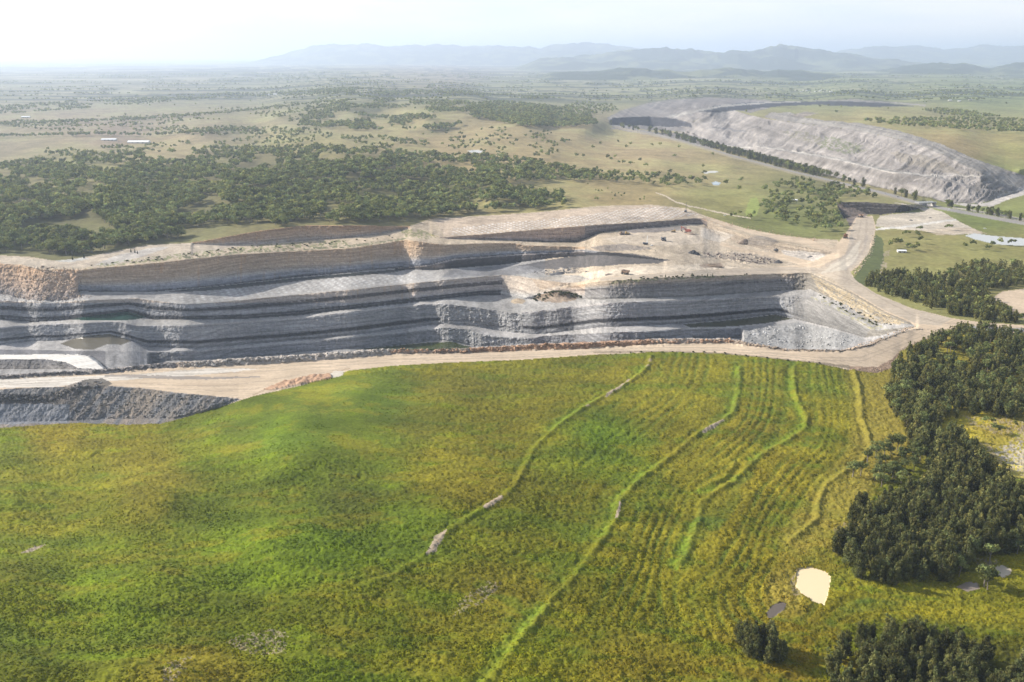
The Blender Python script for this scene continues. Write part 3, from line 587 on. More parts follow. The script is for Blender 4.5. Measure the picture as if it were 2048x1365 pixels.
fc = (fm * sstep(-.2, -.9, fur) * (.5 + .5 * sstep(-.2, .3, fbm(hx / 9, hy / 9, 2, 177))))[:, None]
bcol = BASE[hr, hcx]
bcol = bcol * (1 - .5 * fc) + np.array((.075, .135, .02)) * .5 * fc
gl = (green_band * np.where(CF > 3.4, .3, .92))[:, None]
bcol = bcol * (1 - gl) + np.array((.165, .235, .02)) * gl  # bright green strip along the uphill side of each bank
b5 = np.exp(-((CF - 4) / .15) ** 2)[:, None] * .7
bcol = bcol * (1 - b5) + np.array((.30, .235, .045)) * b5
bcol = bcol * (1 - bare[:, None] * .8) + np.array((.34, .27, .2)) * bare[:, None] * .8
BASE[hr, hcx] = np.where(grassy[:, None], bcol, BASE[hr, hcx])
for pl, w in (([(968,1018),(985,1006),(1003,994)], [8,12,9]), ([(852,1112),(866,1098),(876,1078),(893,1060)], [4,14,18,7]), ([(1405,866),(1425,853),(1447,841)], [4,7,4]), ([(1210,795),(1240,774),(1262,757)], [3,5,3]), ([(42,1106),(65,1099),(90,1090)], [3,6,2]), ([(1232,1040),(1238,1020),(1240,1008)], [6,5,3])):
    paint(strip(pl, w), (.36,.285,.225), None, .85, only=[2])
for pl, s_ in (([(450,1285),(490,1268),(560,1258),(578,1270),(570,1305),(520,1312),(480,1300)], .42), ([(325,1335),(350,1318),(385,1310),(370,1340),(340,1370),(325,1370)], .35), ([(920,1200),(980,1160),(1010,1165),(960,1210),(905,1235)], .32), ([(1580,1160),(1600,1132),(1590,1155),(1596,1180),(1604,1192),(1585,1190)], .6), ([(1665,1060),(1690,1045),(1700,1055),(1675,1065)], .6), ([(1930,832),(2048,840),(2048,870),(1990,868),(1940,850)], .45), ([(1950,870),(2000,905),(2048,940),(2048,955),(2000,930),(1960,890)], .5), ([(2005,900),(2048,850),(2200,850),(2200,990),(2048,940)], .7), ([(1950,1115),(2000,1120),(1985,1135),(1955,1130)], .4)):
    paint(pl, (.36,.29,.22), None, .55, only=[2], speck=s_)
paint([(1980,900),(2048,880),(2200,870),(2200,1000),(2048,950),(2010,925)], (.47,.43,.38), None, .6, only=[2], speck=.6)

# pond colours
for i, kx in enumerate(PK):
    m = POND == i + 1
    BASE[m] = PONDS[kx][1]; CLS[m] = 100 + i

# highway
HWY = [(1222,250),(1300,266),(1352,279),(1420,298),(1466,312),(1530,329),(1588,344),(1628,353),(1689,368),(1773,388),(1843,408),(1895,419),(1970,433),(2048,447),(2300,492)]
paint(strip([(1222,252),(1352,281),(1466,315),(1588,347),(1689,371),(1773,391),(1843,411)], [3,4,4,5,6,6,6]), (.36,.31,.22), None, .7, warp=False)
paint(strip(HWY, [2.2,2.4,2.6,3,3,3.4,3.6,3.8,4.4,5.2,6,6.5,7,7.5,9]), (.30,.28,.26), 6, warp=False)
paint(strip([(1905,415),(1960,424),(2048,440),(2300,484)], [3,4,5,7]), (.47,.42,.36), 6, .8, warp=False)

# rock relief on walls and loose ground
wl = (ISWALL > 0) & (V > 262) & (SEG == 1)
strat = fbm(wx / 260, WALLT * 22 + .25 * fbm(wx / 60, WALLT * 2, 2, 271), 3, 273, .7)
streak = fbm(wx / 2.6, WALLT * 1.6, 3, 277, .6)
wm_ = wl & (CLS == 1)
BASE[wm_] *= (1 + .46 * strat + .17 * streak)[wm_][:, None]
blot = fbm(wx / 35, WALLT * 2.5, 3, 279)
BASE[wm_] *= ((np.where((U > 1585) | ((U > 1405) & (V < 520)) | (U < 160) & (V < 606), .78, 1.1) + .26 * blot) * np.where(BASE.mean(-1) < .13, .42, 1))[wm_][:, None]  # rock colour raised on shaded walls, cut on sunlit ones
hw = wm_ & (V < 606) & (U < 1170)
BASE[hw] *= (np.array((1.75, 1.52, 1.30)) - 1) * sstep(.9, .5, WALLT[hw])[:, None] + 1.18
BASE[wm_] *= np.minimum(1, .44 / np.maximum(BASE[wm_].max(-1), .01))[:, None]
crk = (fbm(wx / 4, WALLT * .8, 2, 281) > .42) & wm_ & (V < 600) & (U < 830)
BASE[crk] *= np.array((1.05, .96, .86))
rn = fbm(wx / 4.0, PZ / 3.0, 4, 201, .65) + .8 * fbm(wx / 16, PZ / 60, 3, 205)
amp = np.where(CLS == 5, 3.0, 2.0)
endw = ((U > 870) & (U < 1045) & (V > 600)) | ((U > 1560) & (V > 540)) | ((U < 165) & (V < 606) & (V > 520))
amp = np.where(endw, 3.0, amp)
PY -= np.where(wl, amp * rn, 0)
rib = fbm(wx / 3.5, PZ / 25, 3, 209)
PY -= np.where(wl & endw, 2.0 * np.abs(rib), 0)
fl = (SEG == 1) & (ISWALL == 0) & (CLS == 1) & (V > 400)
PZ += np.where(fl, .5 * fbm(wx / 10, wy / 10, 4, 211, .6), 0)
rub = inpoly(U, V, [(1400,505),(1500,500),(1570,525),(1480,528),(1400,515)]) | inpoly(U, V, [(1070,540),(1140,533),(1180,545),(1110,551)]) | inpoly(U, V, [(1180,490),(1310,494),(1310,503),(1200,503)]) | inpoly(U, V, [(1482,657),(1593,648),(1720,680),(1680,697),(1490,682)])
PZ += np.where(rub, 2.4 * np.maximum(fbm(wx / 8, wy / 10, 3, 215), -.1), 0)
scr = (U < 165) & (V > 535) & (V < 604)
PZ += np.where(scr, 2.2 * fbm(wx / 5, wy / 6, 3, 217, .65), 0)
bm = inpoly(U, V, [(-300,750),(0,750),(205,739),(350,724),(560,712),(780,696),(1078,688),(1324,677),(1448,675),(1573,698),(1680,700),(1680,706),(1573,703),(1448,688),(1200,697),(942,706),(700,717),(513,729),(205,748),(0,759),(-300,759)])
PZ += np.where(bm, 1.7 * fbm(wx / 6, wy / 6, 3, 221, .6) + .5, 0)
PZ += np.where(lump, 2.0 * np.abs(fbm(wx / 6, wy / 9, 2, 225)) + .6, 0)
PZ += np.where(sp, 1.4 * np.where(U > 140, 1, .25) * fbm((U + .9 * (V - 800)) / 15, V / 60, 3, 101) * sstep(0, .12, WALLT) + .5 * fbm(wx / 2.5, wy / 3, 3, 229), 0)
# the bushy mound on the bench
mo = np.exp(-(((U - 1112) / 34) ** 2 + ((V - 599) / 7.5) ** 2))
PZ += 11 * mo * (1 + .2 * fbm(wx / 8, wy / 10, 3, 231))
mm = mo > .22
BASE[mm] = BASE[mm] * .2 + np.array((.27, .20, .14)) * .8
mo2 = np.exp(-(((U - 1036) / 13) ** 2 + ((V - 605) / 5) ** 2)); PZ += 5 * mo2
BASE[mo2 > .3] = (.36, .29, .21)
# second mine: tipped ridges
md5 = (CLS == 5) & (V > 215)
PZ += np.where(md5, 6.5 * fbm((U + 1.3 * V + WRP) / 12, V / 30, 4, 241) * sstep(0, .15, WALLT) + 1.5 * fbm(wx / 12, wy / 40, 3, 243), 0)
PZ += np.where((SEG == 0) & (V > 200) & (CLS == 0), .35 * fbm(wx / 12, wy / 12, 4, 251), 0)
BASE = np.clip(BASE * .82, .004, .85)
# general speckle of loose stone
sk = fbm(wx / 3, (PZ * 2 + wy) / 3, 3, 261, .7)
mk = np.isin(CLS, [1, 4])
BASE[mk] *= (1 + .28 * sk[mk])[:, None]

# ------------------------------------------------------------------ materials
def nodes(m):
    m.use_nodes = True
    return m.node_tree.nodes, m.node_tree.links
def ground_mat(name, scales, var, bump, bdist, rough=.95, zband=None, spec=.1):
    m = bpy.data.materials.new(name); n, l = nodes(m)
    b = n['Principled BSDF']; b.inputs['Roughness'].default_value = rough; b.inputs['Specular IOR Level'].default_value = spec
    at_ = n.new('ShaderNodeAttribute'); at_.attribute_name = 'albedo'
    g = n.new('ShaderNodeNewGeometry')
    cur = at_.outputs['Color']; hs = None
    for sc_, va in zip(scales, var):
        mpn = n.new('ShaderNodeMapping'); mpn.inputs['Scale'].default_value = sc_
        l.new(g.outputs['Position'], mpn.inputs[0])
        t = n.new('ShaderNodeTexNoise'); t.inputs['Scale'].default_value = 1.0; t.inputs['Detail'].default_value = 5; t.inputs['Roughness'].default_value = .62
        l.new(mpn.outputs[0], t.inputs[0])
        mr_ = n.new('ShaderNodeMapRange'); mr_.inputs[1].default_value = .3; mr_.inputs[2].default_value = .7; mr_.inputs[3].default_value = 1 - va; mr_.inputs[4].default_value = 1 + va
        l.new(t.outputs[0], mr_.inputs[0])
        mul = n.new('ShaderNodeVectorMath'); mul.operation = 'SCALE'
        l.new(cur, mul.inputs[0]); l.new(mr_.outputs[0], mul.inputs['Scale']); cur = mul.outputs[0]
        hs = t.outputs[0]
    l.new(cur, b.inputs['Base Color'])
    if bump:
        bp = n.new('ShaderNodeBump'); bp.inputs['Strength'].default_value = bump; bp.inputs['Distance'].default_value = bdist
        l.new(hs, bp.inputs['Height']); l.new(bp.outputs[0], b.inputs['Normal'])
    return m
M_COUNTRY = ground_mat('dry_pasture', [(.012,.012,.012),(.12,.12,.12)], [.18,.22], .5, 1.0)
M_PIT = ground_mat('rock_and_coal', [(.008,.008,.33),(.05,.05,1.1),(.45,.45,.22)], [.30,.22,.18], .8, 1.2)
M_HILL = ground_mat('rough_grass', [(.04,.04,.04),(.5,.5,.5)], [.10,.28], .7, .5)
M_ROAD = ground_mat('graded_dirt', [(.02,.02,.02),(.25,.25,.25)], [.10,.12], .3, .3)
M_SPOIL = ground_mat('tipped_spoil', [(.06,.06,.06),(.7,.7,.7)], [.15,.30], .9, .8)
M_DUMP = ground_mat('overburden', [(.02,.02,.04),(.12,.12,.12)], [.16,.2], .7, 2.0)
M_HWY = ground_mat('asphalt', [(.02,.02,.02),(.2,.2,.2)], [.06,.08], 0, 0)
def water_mat():
    m = bpy.data.materials.new('pond_water'); n, l = nodes(m)
    b = n['Principled BSDF']; b.inputs['Roughness'].default_value = .25; b.inputs['Specular IOR Level'].default_value = .16
    a = n.new('ShaderNodeAttribute'); a.attribute_name = 'albedo'; l.new(a.outputs['Color'], b.inputs['Base Color'])
    t = n.new('ShaderNodeTexNoise'); t.inputs['Scale'].default_value = .35
    g = n.new('ShaderNodeNewGeometry'); l.new(g.outputs['Position'], t.inputs[0])
    bp = n.new('ShaderNodeBump'); bp.inputs['Strength'].default_value = .05; bp.inputs['Distance'].default_value = .1
    l.new(t.outputs[0], bp.inputs['Height']); l.new(bp.outputs[0], b.inputs['Normal'])
    return m
M_WATER = water_mat()
def flat_mat(name, c, rough=.6, metal=0.0, var=.15, scale=1.5):
    m = bpy.data.materials.new(name); n, l = nodes(m)
    b = n['Principled BSDF']; b.inputs['Roughness'].default_value = rough; b.inputs['Metallic'].default_value = metal
    t = n.new('ShaderNodeTexNoise'); t.inputs['Scale'].default_value = scale; t.inputs['Detail'].default_value = 4
    tcn = n.new('ShaderNodeTexCoord'); l.new(tcn.outputs['Object'], t.inputs[0])
    r = n.new('ShaderNodeValToRGB')
    r.color_ramp.elements[0].position = .3; r.color_ramp.elements[1].position = .7
    r.color_ramp.elements[0].color = tuple(x * (1 - var) for x in c) + (1,); r.color_ramp.elements[1].color = tuple(min(1, x * (1 + var)) for x in c) + (1,)
    l.new(t.outputs[0], r.inputs[0]); l.new(r.outputs[0], b.inputs['Base Color'])
    return m

# ------------------------------------------------------------------ terrain objects from the grid
FC = CLS[:-1, :-1].astype(int)
IDX = np.arange(NU * NV).reshape(NV, NU)
QUADS = np.stack([IDX[:-1, :-1], IDX[1:, :-1], IDX[1:, 1:], IDX[:-1, 1:]], -1)
PALL = np.stack([PX, PY, PZ], -1).reshape(-1, 3)
CALL = BASE.reshape(-1, 3)
def mesh_np(name, co, faces, cols=None, mat=None, smooth=False):
    me = bpy.data.meshes.new(name)
    nf, k_ = faces.shape
    me.vertices.add(len(co)); me.vertices.foreach_set('co', np.ascontiguousarray(co, np.float32).ravel())
    me.loops.add(nf * k_); me.loops.foreach_set('vertex_index', np.ascontiguousarray(faces, np.int32).ravel())
    me.polygons.add(nf); me.polygons.foreach_set('loop_start', np.arange(0, nf * k_, k_, dtype=np.int32))
    me.polygons.foreach_set('use_smooth', np.full(nf, smooth, bool))
    if mat: me.materials.append(mat)
    me.update(calc_edges=True)
    if cols is not None:
        a = me.attributes.new('albedo', 'FLOAT_COLOR', 'POINT')
        c4 = np.ones((len(co), 4), np.float32); c4[:, :3] = cols
        a.data.foreach_set('color', c4.ravel())
    return me
def grid_obj(name, mask, mat, smooth, label, cat, kind='structure'):
    f = QUADS[mask]
    if not len(f): return None
    used, inv = np.unique(f, return_inverse=True)
    me = mesh_np(name, PALL[used], inv.reshape(f.shape), CALL[used], mat, smooth)
    o = bpy.data.objects.new(name, me); COL.objects.link(o)
    return tag(o, label, cat, None, kind)
grid_obj('pasture_ground', (FC == 0), M_COUNTRY, True, 'rolling dry pasture and plain stretching to the hazy hills', 'ground')
grid_obj('mine_pit_ground', (FC == 1), M_PIT, False, 'benched grey and tan rock walls and floors of the open cut coal pit', 'ground')
grid_obj('hill_ground', (FC == 2), M_HILL, True, 'rough green and golden grass hill with contour banks in front of the pit', 'ground')
grid_obj('haul_road', (FC == 3), M_ROAD, True, 'wide pale dirt haul road looping round the coal pit', 'road')
grid_obj('spoil_ground', (FC == 4), M_SPOIL, False, 'grey and tan tipped spoil slope below the haul road', 'ground')
grid_obj('dump_terrain', (FC == 5), M_DUMP, False, 'high pale grey overburden dump and far pit across the highway', 'ground')
grid_obj('highway_road', (FC == 6), M_HWY, True, 'straight grey highway running past the tree belt', 'road')
grid_obj('track_path', (FC == 7), M_ROAD, True, 'narrow pale farm track winding through the paddock', 'path')
for i, kx in enumerate(PK):
    grid_obj('pond_water', (FC == 100 + i), M_WATER, True, PONDS[kx][2], 'pond')

# ------------------------------------------------------------------ hills on the horizon
def range_obj(crest, dist, depth, label, colr, rough, seed, back=1.0):
    cu = np.linspace(crest[0][0], crest[-1][0], 420)
    cv = np.interp(cu, [c[0] for c in crest], [c[1] for c in crest])
    cv = cv + 4.2 * fbm(cu / 46, cu * 0 + seed, 4, seed + 3, .55)
    rows = np.linspace(-1, 1, 60)
    x0, dy0, dz0 = ray(cu, cv)
    top = CAM_H + dist * dz0 / dy0
    P = np.zeros((60, 420, 3))
    for r, t in enumerate(rows):
        y = dist + t * depth
        P[r, :, 0] = x0 / dy0 * y
        P[r, :, 1] = y
        prof = (1 - abs(t)) ** .85 if t < 0 else (1 - t)
        nn = 1.2 * (.55 - 2 * np.abs(fbm(P[r, :, 0] / (depth * .3), P[r, :, 1] / (depth * .5), 5, seed, .55)))
        edge = np.clip(np.minimum(cu - cu[0], cu[-1] - cu) / 60, 0, 1)
        P[r, :, 2] = -15 + (top + 15) * prof * (1 + rough * nn * (1 - .6 * (1 - abs(t)) ** 3)) * np.maximum(edge, .0)
    idx = np.arange(60 * 420).reshape(60, 420)
    f = np.stack([idx[:-1, :-1], idx[:-1, 1:], idx[1:, 1:], idx[1:, :-1]], -1).reshape(-1, 4)
    co = P.reshape(-1, 3)
    pn = fbm(co[:, 0] / 400, co[:, 1] / 600, 4, seed + 5)
    c = np.asarray(colr[0])[None] * (1 - sstep(0, .3, pn))[:, None] + np.asarray(colr[1])[None] * sstep(0, .3, pn)[:, None]
    o = bpy.data.objects.new('hill_terrain', mesh_np('hill_terrain', co, f, c, M_COUNTRY, True))
    COL.objects.link(o); tag(o, label, 'hills', None, 'structure')
WD = (.040, .052, .032); GR = (.13, .14, .07)
range_obj([(480,122),(540,110),(580,104),(620,97),(660,94),(700,92),(760,93),(800,96),(850,95),(900,94),(950,91),(1000,89),(1050,90),(1080,95),(1110,91),(1140,85),(1160,87),(1190,90),(1220,92),(1260,98),(1300,104),(1380,112)], 39000, 8000, 'palest distant hill range behind the plain', (WD, GR), .6, 301)
range_obj([(1560,120),(1640,106),(1690,104),(1730,98),(1770,91),(1800,92),(1850,98),(1890,101),(1920,97),(1960,94),(2000,96),(2060,92),(2130,95),(2260,104),(2320,112)], 40000, 8000, 'pale blue hill range beyond the dark forested hills', (WD, GR), .6, 311)
range_obj([(1020,128),(1100,116),(1180,113),(1230,109),(1290,103),(1330,99),(1370,98),(1410,101),(1440,104),(1470,101),(1500,103),(1540,98),(1570,97),(1610,103),(1650,107),(1690,111),(1740,116),(1790,120),(1850,128),(1900,140)], 25000, 5000, 'long wooded blue hill range at the edge of the plain', (WD, GR), .7, 321)
range_obj([(1680,160),(1760,140),(1830,133),(1880,127),(1930,131),(1980,137),(2030,131),(2090,124),(2200,120),(2320,128)], 17500, 3000, 'darker wooded foothills nearest the far mine', (WD, GR), .7, 331)
range_obj([(1040,152),(1150,144),(1250,140),(1350,143),(1450,138),(1550,143),(1650,147),(1750,152),(1850,158),(1950,160)], 14000, 2000, 'low wooded rise on the plain in front of the blue hills', (WD, GR), .6, 341)

# ------------------------------------------------------------------ haze
hb = np.array([(x, y, z) for x in (-130000, 130000) for y in (-3000, 160000) for z in (-260, 980)], float)
hf = np.array([(0,1,3,2),(4,6,7,5),(0,4,5,1),(2,3,7,6),(0,2,6,4),(1,5,7,3)])
ho = bpy.data.objects.new('haze', mesh_np('haze', hb, hf)); COL.objects.link(ho)
tag(ho, 'pale blue summer haze lying over the whole plain', 'haze', None, 'stuff')
hm = bpy.data.materials.new('haze_air'); n, l = nodes(hm)
n.clear()
pv_ = n.new('ShaderNodeVolumePrincipled'); pv_.inputs['Color'].default_value = (.68, .80, 1.0, 1); pv_.inputs['Density'].default_value = HAZE_DENSITY; pv_.inputs['Anisotropy'].default_value = .35
oo = n.new('ShaderNodeOutputMaterial'); l.new(pv_.outputs[0], oo.inputs['Volume'])
ho.data.materials.append(hm)

# ------------------------------------------------------------------ small mesh builder
class MB:
    def __init__(s): s.v, s.f = [], []
    def add(s, vs, fs):
        b = len(s.v); s.v += [tuple(p) for p in vs]; s.f += [[i + b for i in f] for f in fs]; return s
    def box(s, c, d, rz=0.0, ry=0.0, taper=1.0):
        x, y, z = d[0] / 2, d[1] / 2, d[2] / 2; o = []
        for sz in (-1, 1):
            k = taper if sz > 0 else 1
            for sx, sy in ((-1, -1), (1, -1), (1, 1), (-1, 1)):
                p = Vector((sx * x * k, sy * y * k, sz * z))
                p = Vector((p.x * math.cos(ry) + p.z * math.sin(ry), p.y, -p.x * math.sin(ry) + p.z * math.cos(ry)))
                o.append((c[0] + p.x * math.cos(rz) - p.y * math.sin(rz), c[1] + p.x * math.sin(rz) + p.y * math.cos(rz), c[2] + p.z))
        return s.add(o, [(3, 2, 1, 0), (4, 5, 6, 7), (0, 1, 5, 4), (1, 2, 6, 5), (2, 3, 7, 6), (3, 0, 4, 7)])
    def tube(s, path, radii, n=8, caps=True):
        path = [Vector(p) for p in path]; o = []; fs = []
        for i, p in enumerate(path):
            t = (path[min(i + 1, len(path) - 1)] - path[max(i - 1, 0)]).normalized()
            a = t.cross(Vector((0, 0, 1)) if abs(t.z) < .9 else Vector((1, 0, 0))).normalized(); b = t.cross(a)
            for k in range(n):
                an = 2 * math.pi * k / n
                o.append(p + (a * math.cos(an) + b * math.sin(an)) * radii[i])
        for i in range(len(path) - 1):
            for k in range(n):
                fs.append((i * n + k, i * n + (k + 1) % n, (i + 1) * n + (k + 1) % n, (i + 1) * n + k))
        if caps: fs += [tuple(range(n))[::-1], tuple((len(path) - 1) * n + k for k in range(n))]
        return s.add(o, fs)
    def prism(s, prof, y0, y1):
        """profile in x, z pulled from y0 to y1"""
        n = len(prof)
        o = [(x, y0, z) for x, z in prof] + [(x, y1, z) for x, z in prof]
        fs = [tuple(range(n)), tuple(range(n, 2 * n))[::-1]] + [(i, n + i, n + (i + 1) % n, (i + 1) % n) for i in range(n)]
        return s.add(o, fs)
    def build(s, name, mat, parent=None, bevel=0.0):
        me = bpy.data.meshes.new(name); me.from_pydata(s.v, [], s.f); me.materials.append(mat)
        import bmesh
        b = bmesh.new(); b.from_mesh(me); bmesh.ops.recalc_face_normals(b, faces=b.faces)
        if bevel: bmesh.ops.bevel(b, geom=b.edges[:], offset=bevel, segments=1, affect='EDGES', clamp_overlap=True)
        b.to_mesh(me); b.free()
        o = bpy.data.objects.new(name, me); COL.objects.link(o)
        if parent: o.parent = parent
        return o
def empty(name, loc, rz, label, cat, group=None):
    o = bpy.data.objects.new(name, None); COL.objects.link(o)
    o.location = loc; o.rotation_euler = (0, 0, rz); o.empty_display_size = 1
    return tag(o, label, cat, group)
def copy_tree(o, parent=None):
    c = o.copy(); COL.objects.link(c); c.parent = parent
    for ch in list(o.children): copy_tree(ch, c)
    return c

# ------------------------------------------------------------------ trees
def leaf_mat(name, objvar=True):
    m = bpy.data.materials.new(name); n, l = nodes(m)
    n.clear()
    a = n.new('ShaderNodeAttribute'); a.attribute_name = 'albedo'
    oi = n.new('ShaderNodeObjectInfo')
    mr_ = n.new('ShaderNodeMapRange'); mr_.inputs[3].default_value = .6; mr_.inputs[4].default_value = 1.45
    l.new(oi.outputs['Random'], mr_.inputs[0])
    sc_ = n.new('ShaderNodeVectorMath'); sc_.operation = 'SCALE'; l.new(a.outputs['Color'], sc_.inputs[0])
    if objvar: l.new(mr_.outputs[0], sc_.inputs['Scale'])
    else: sc_.inputs['Scale'].default_value = 1.0
    d = n.new('ShaderNodeBsdfDiffuse'); t = n.new('ShaderNodeBsdfTranslucent')
    l.new(sc_.outputs[0], d.inputs[0]); l.new(sc_.outputs[0], t.inputs[0])
    mx_ = n.new('ShaderNodeMixShader'); mx_.inputs[0].default_value = .25
    l.new(d.outputs[0], mx_.inputs[1]); l.new(t.outputs[0], mx_.inputs[2])
    o = n.new('ShaderNodeOutputMaterial'); l.new(mx_.outputs[0], o.inputs[0])
    return m
M_LEAF = leaf_mat('leaves'); M_LEAFS = leaf_mat('leaves_of_the_wood', False)
M_BARK = flat_mat('bark', (.20, .17, .14), .9, 0, .3)

def leaves(clumps, n, size, colr, droop, seed):
    """small leaf sprays spread through a set of clumps -> verts, quads, colours"""
    g = np.random.default_rng(seed)
    w = np.array([c[3] ** 2.2 for c in clumps]); w /= w.sum()
    ci = g.choice(len(clumps), n, p=w)
    C = np.array([c[:3] for c in clumps])[ci]; R = np.array([c[3] for c in clumps])[ci]; SQ = np.array([c[4] for c in clumps])[ci]
    d = g.normal(size=(n, 3)); d /= np.linalg.norm(d, axis=1)[:, None]
    rr = R * g.uniform(.25, 1.0, n) ** .45
    p = C + d * rr[:, None] * np.stack([np.ones(n), np.ones(n), SQ], 1)
    nrm = d + g.normal(size=(n, 3)) * .32 + np.array((0, 0, .25)); nrm /= np.linalg.norm(nrm, axis=1)[:, None]
    a = np.cross(nrm, g.normal(size=(n, 3))); a /= np.linalg.norm(a, axis=1)[:, None]
    b = np.cross(nrm, a); b[:, 2] -= droop; 
    s = size * g.uniform(.6, 1.4, n)[:, None]
    q = np.stack([p - a * s * .5, p + b * s * .6 - a * s * .1, p + a * s * .5, p - b * s * .6 + a * s * .12], 1)
    tint = np.array([g.uniform(.78, 1.25) for _ in clumps])[ci] * g.uniform(.75, 1.3, n)
    warm = np.array([g.uniform(-.12, .16) for _ in clumps])[ci]
    col = np.asarray(colr)[None] * tint[:, None] * (1 + warm[:, None] * np.array([1., .2, -.6]))
    return q.reshape(-1, 3), np.arange(n * 4).reshape(n, 4), np.repeat(np.clip(col, .005, 1), 4, 0)

def gum_shape(seed, look):
    g = np.random.default_rng(seed); h = 14.0
    clumps = []; limbs = []
    nb = {'spreading': 8, 'slender': 6, 'rounded': 9, 'open': 6}[look]
    rad = {'spreading': 5.0, 'slender': 2.3, 'rounded': 3.4, 'open': 4.2}[look]
    for i in range(nb):
        an = i * 2.4 + g.uniform(-.5, .5); r = rad * g.uniform(.35, 1.0) if i else .3
        z = h * g.uniform(.58, .86) - .12 * r * g.uniform(0, 2) + (0 if i else 1.3)
        cr = {'spreading': 2.4, 'slender': 1.9, 'rounded': 2.7, 'open': 1.8}[look] * g.uniform(.75, 1.2)
        clumps.append((r * math.cos(an), r * math.sin(an), z, cr, .72))
        limbs.append((r * math.cos(an), r * math.sin(an), z))
        for k in range(2):
            clumps.append((r * math.cos(an) + g.normal() * 1.5, r * math.sin(an) + g.normal() * 1.5, z + g.normal() * .9, cr * .6, .8))
    return clumps, limbs, h
def oak_shape(seed, look):
    g = np.random.default_rng(seed); h = 17.0
    clumps = []; rad = {'tall': 2.6, 'broad': 3.9, 'ragged': 3.2, 'twin': 2.9}[look]
    n = 17
    for i in range(n):
        t = i / (n - 1); z = h * (.10 + .80 * t)
        env = rad * (max(.02, 1 - (abs(t - .42) / .6) ** 2.6)) ** .5 + .25
        for k in range(2):
            an = g.uniform(0, 6.28); r = env * g.uniform(.2, .85)
            if look == 'twin': 
                ox = 1.7 if k else -1.7
            else: ox = 0
            if look == 'ragged' and g.random() < .3: r *= 1.35
            clumps.append((ox + r * math.cos(an), r * math.sin(an), z * (.93 if (look == 'twin' and k) else 1) + g.normal() * .5, max(.75, env * .42) * g.uniform(.8, 1.2), 1.5))
    return clumps, [], h
def trunk_mb(limbs, h, g, kind):
    m = MB()
    if kind == 'gum':
        fork = h * .38; lean = (g.uniform(-.6, .6), g.uniform(-.6, .6))
        m.tube([(0, 0, -.8), (lean[0] * .4, lean[1] * .4, fork * .5), (lean[0], lean[1], fork)], [.42, .34, .28], 6)
        for (x, y, z) in limbs:
            m.tube([(lean[0], lean[1], fork - .2), ((x + lean[0]) * .5 + .2, (y + lean[1]) * .5, fork + (z - fork) * .45), (x, y, z)], [.2, .14, .05], 5)
    else:
        m.tube([(0, 0, -.8), (.1, 0, h * .5), (0, .1, h * .93)], [.32, .2, .04], 6)
        for i in range(5):
            an = i * 2.1; z = h * (.2 + .11 * i)
            m.tube([(0, 0, z), (1.8 * math.cos(an), 1.8 * math.sin(an), z + 1.6)], [.1, .03], 4)
    return m
GUM_LOOKS = ['spreading', 'slender', 'rounded', 'open']; OAK_LOOKS = ['tall', 'broad', 'ragged', 'twin']
GUM_C = (.150, .172, .060); OAK_C = (.104, .110, .040)
PROTO = {}; LOW = {}; MID = {}; TINY = {}
for kind, looks, shp, colr, nl, sz in (('gum', GUM_LOOKS, gum_shape, GUM_C, 1000, .72), ('oak', OAK_LOOKS, oak_shape, OAK_C, 2300, .56)):
    for li, lk in enumerate(looks):
        for v in range(2):
            sd = 500 + li * 31 + v * 7 + (1000 if kind == 'oak' else 0)
            cl, lb, h = shp(sd, lk)
            co, fq, cc_ = leaves(cl, nl, sz, colr, .45 if kind == 'oak' else .2, sd)
            me = mesh_np('crown', co, fq, cc_, M_LEAF)
            tm = trunk_mb(lb, h, np.random.default_rng(sd), kind)
            t_ = bpy.data.meshes.new('trunk'); t_.from_pydata(tm.v, [], tm.f); t_.materials.append(M_BARK)
            PROTO[kind, lk, v] = (me, t_)
            MID[kind, lk, v] = leaves(cl, 170, sz * 2.4, colr, .3, sd + 3)
            LOW[kind, lk, v] = leaves(cl, 330 if kind == 'gum' else 620, sz * (1.75 if kind == 'gum' else 1.8), colr, .3, sd + 1)
            TINY[kind, lk, v] = leaves(cl, 70, sz * 3.6, colr, .2, sd + 2)
def put_tree(name, kind, look, v, loc, sc_, rz, label, cat, group, sxy=1.0):
    root = empty(name, loc, rz, label, cat, group); root.scale = (sc_ * sxy, sc_ * sxy, sc_)
    me, tr_ = PROTO[kind, look, v]
    for nm, data in (('crown', me), ('trunk', tr_)):
        o = bpy.data.objects.new(nm, data); COL.objects.link(o); o.parent = root
    return root
def scatter(poly, n, pw=0.0, clear=None, seed=0, hole=None):
    """n pixel positions in a polygon; farther ground may be thinned; clear: noise gaps"""
    g = np.random.default_rng(seed + 900); p = np.asarray(poly, float); out = np.zeros((0, 2))
    vmax = p[:, 1].max()
    while len(out) < n:
        q = np.stack([g.uniform(p[:, 0].min(), p[:, 0].max(), 4000), g.uniform(p[:, 1].min(), p[:, 1].max(), 4000)], 1)
        ok = inpoly(q[:, 0], q[:, 1], poly)
        if pw: ok &= g.random(4000) < ((vmax - 100 + 1) / (q[:, 1] - 100 + 1)) ** pw / ((vmax - 100 + 1) / (p[:, 1].min() - 100 + 1)) ** pw
        if clear is not None: ok &= fbm(q[:, 0] / clear[0], q[:, 1] / clear[1], 2, seed + 31) > clear[2]
        if hole: 
            for hh in hole: ok &= ~inpoly(q[:, 0], q[:, 1], hh)
        out = np.vstack([out, q[ok]])
    return out[:n]
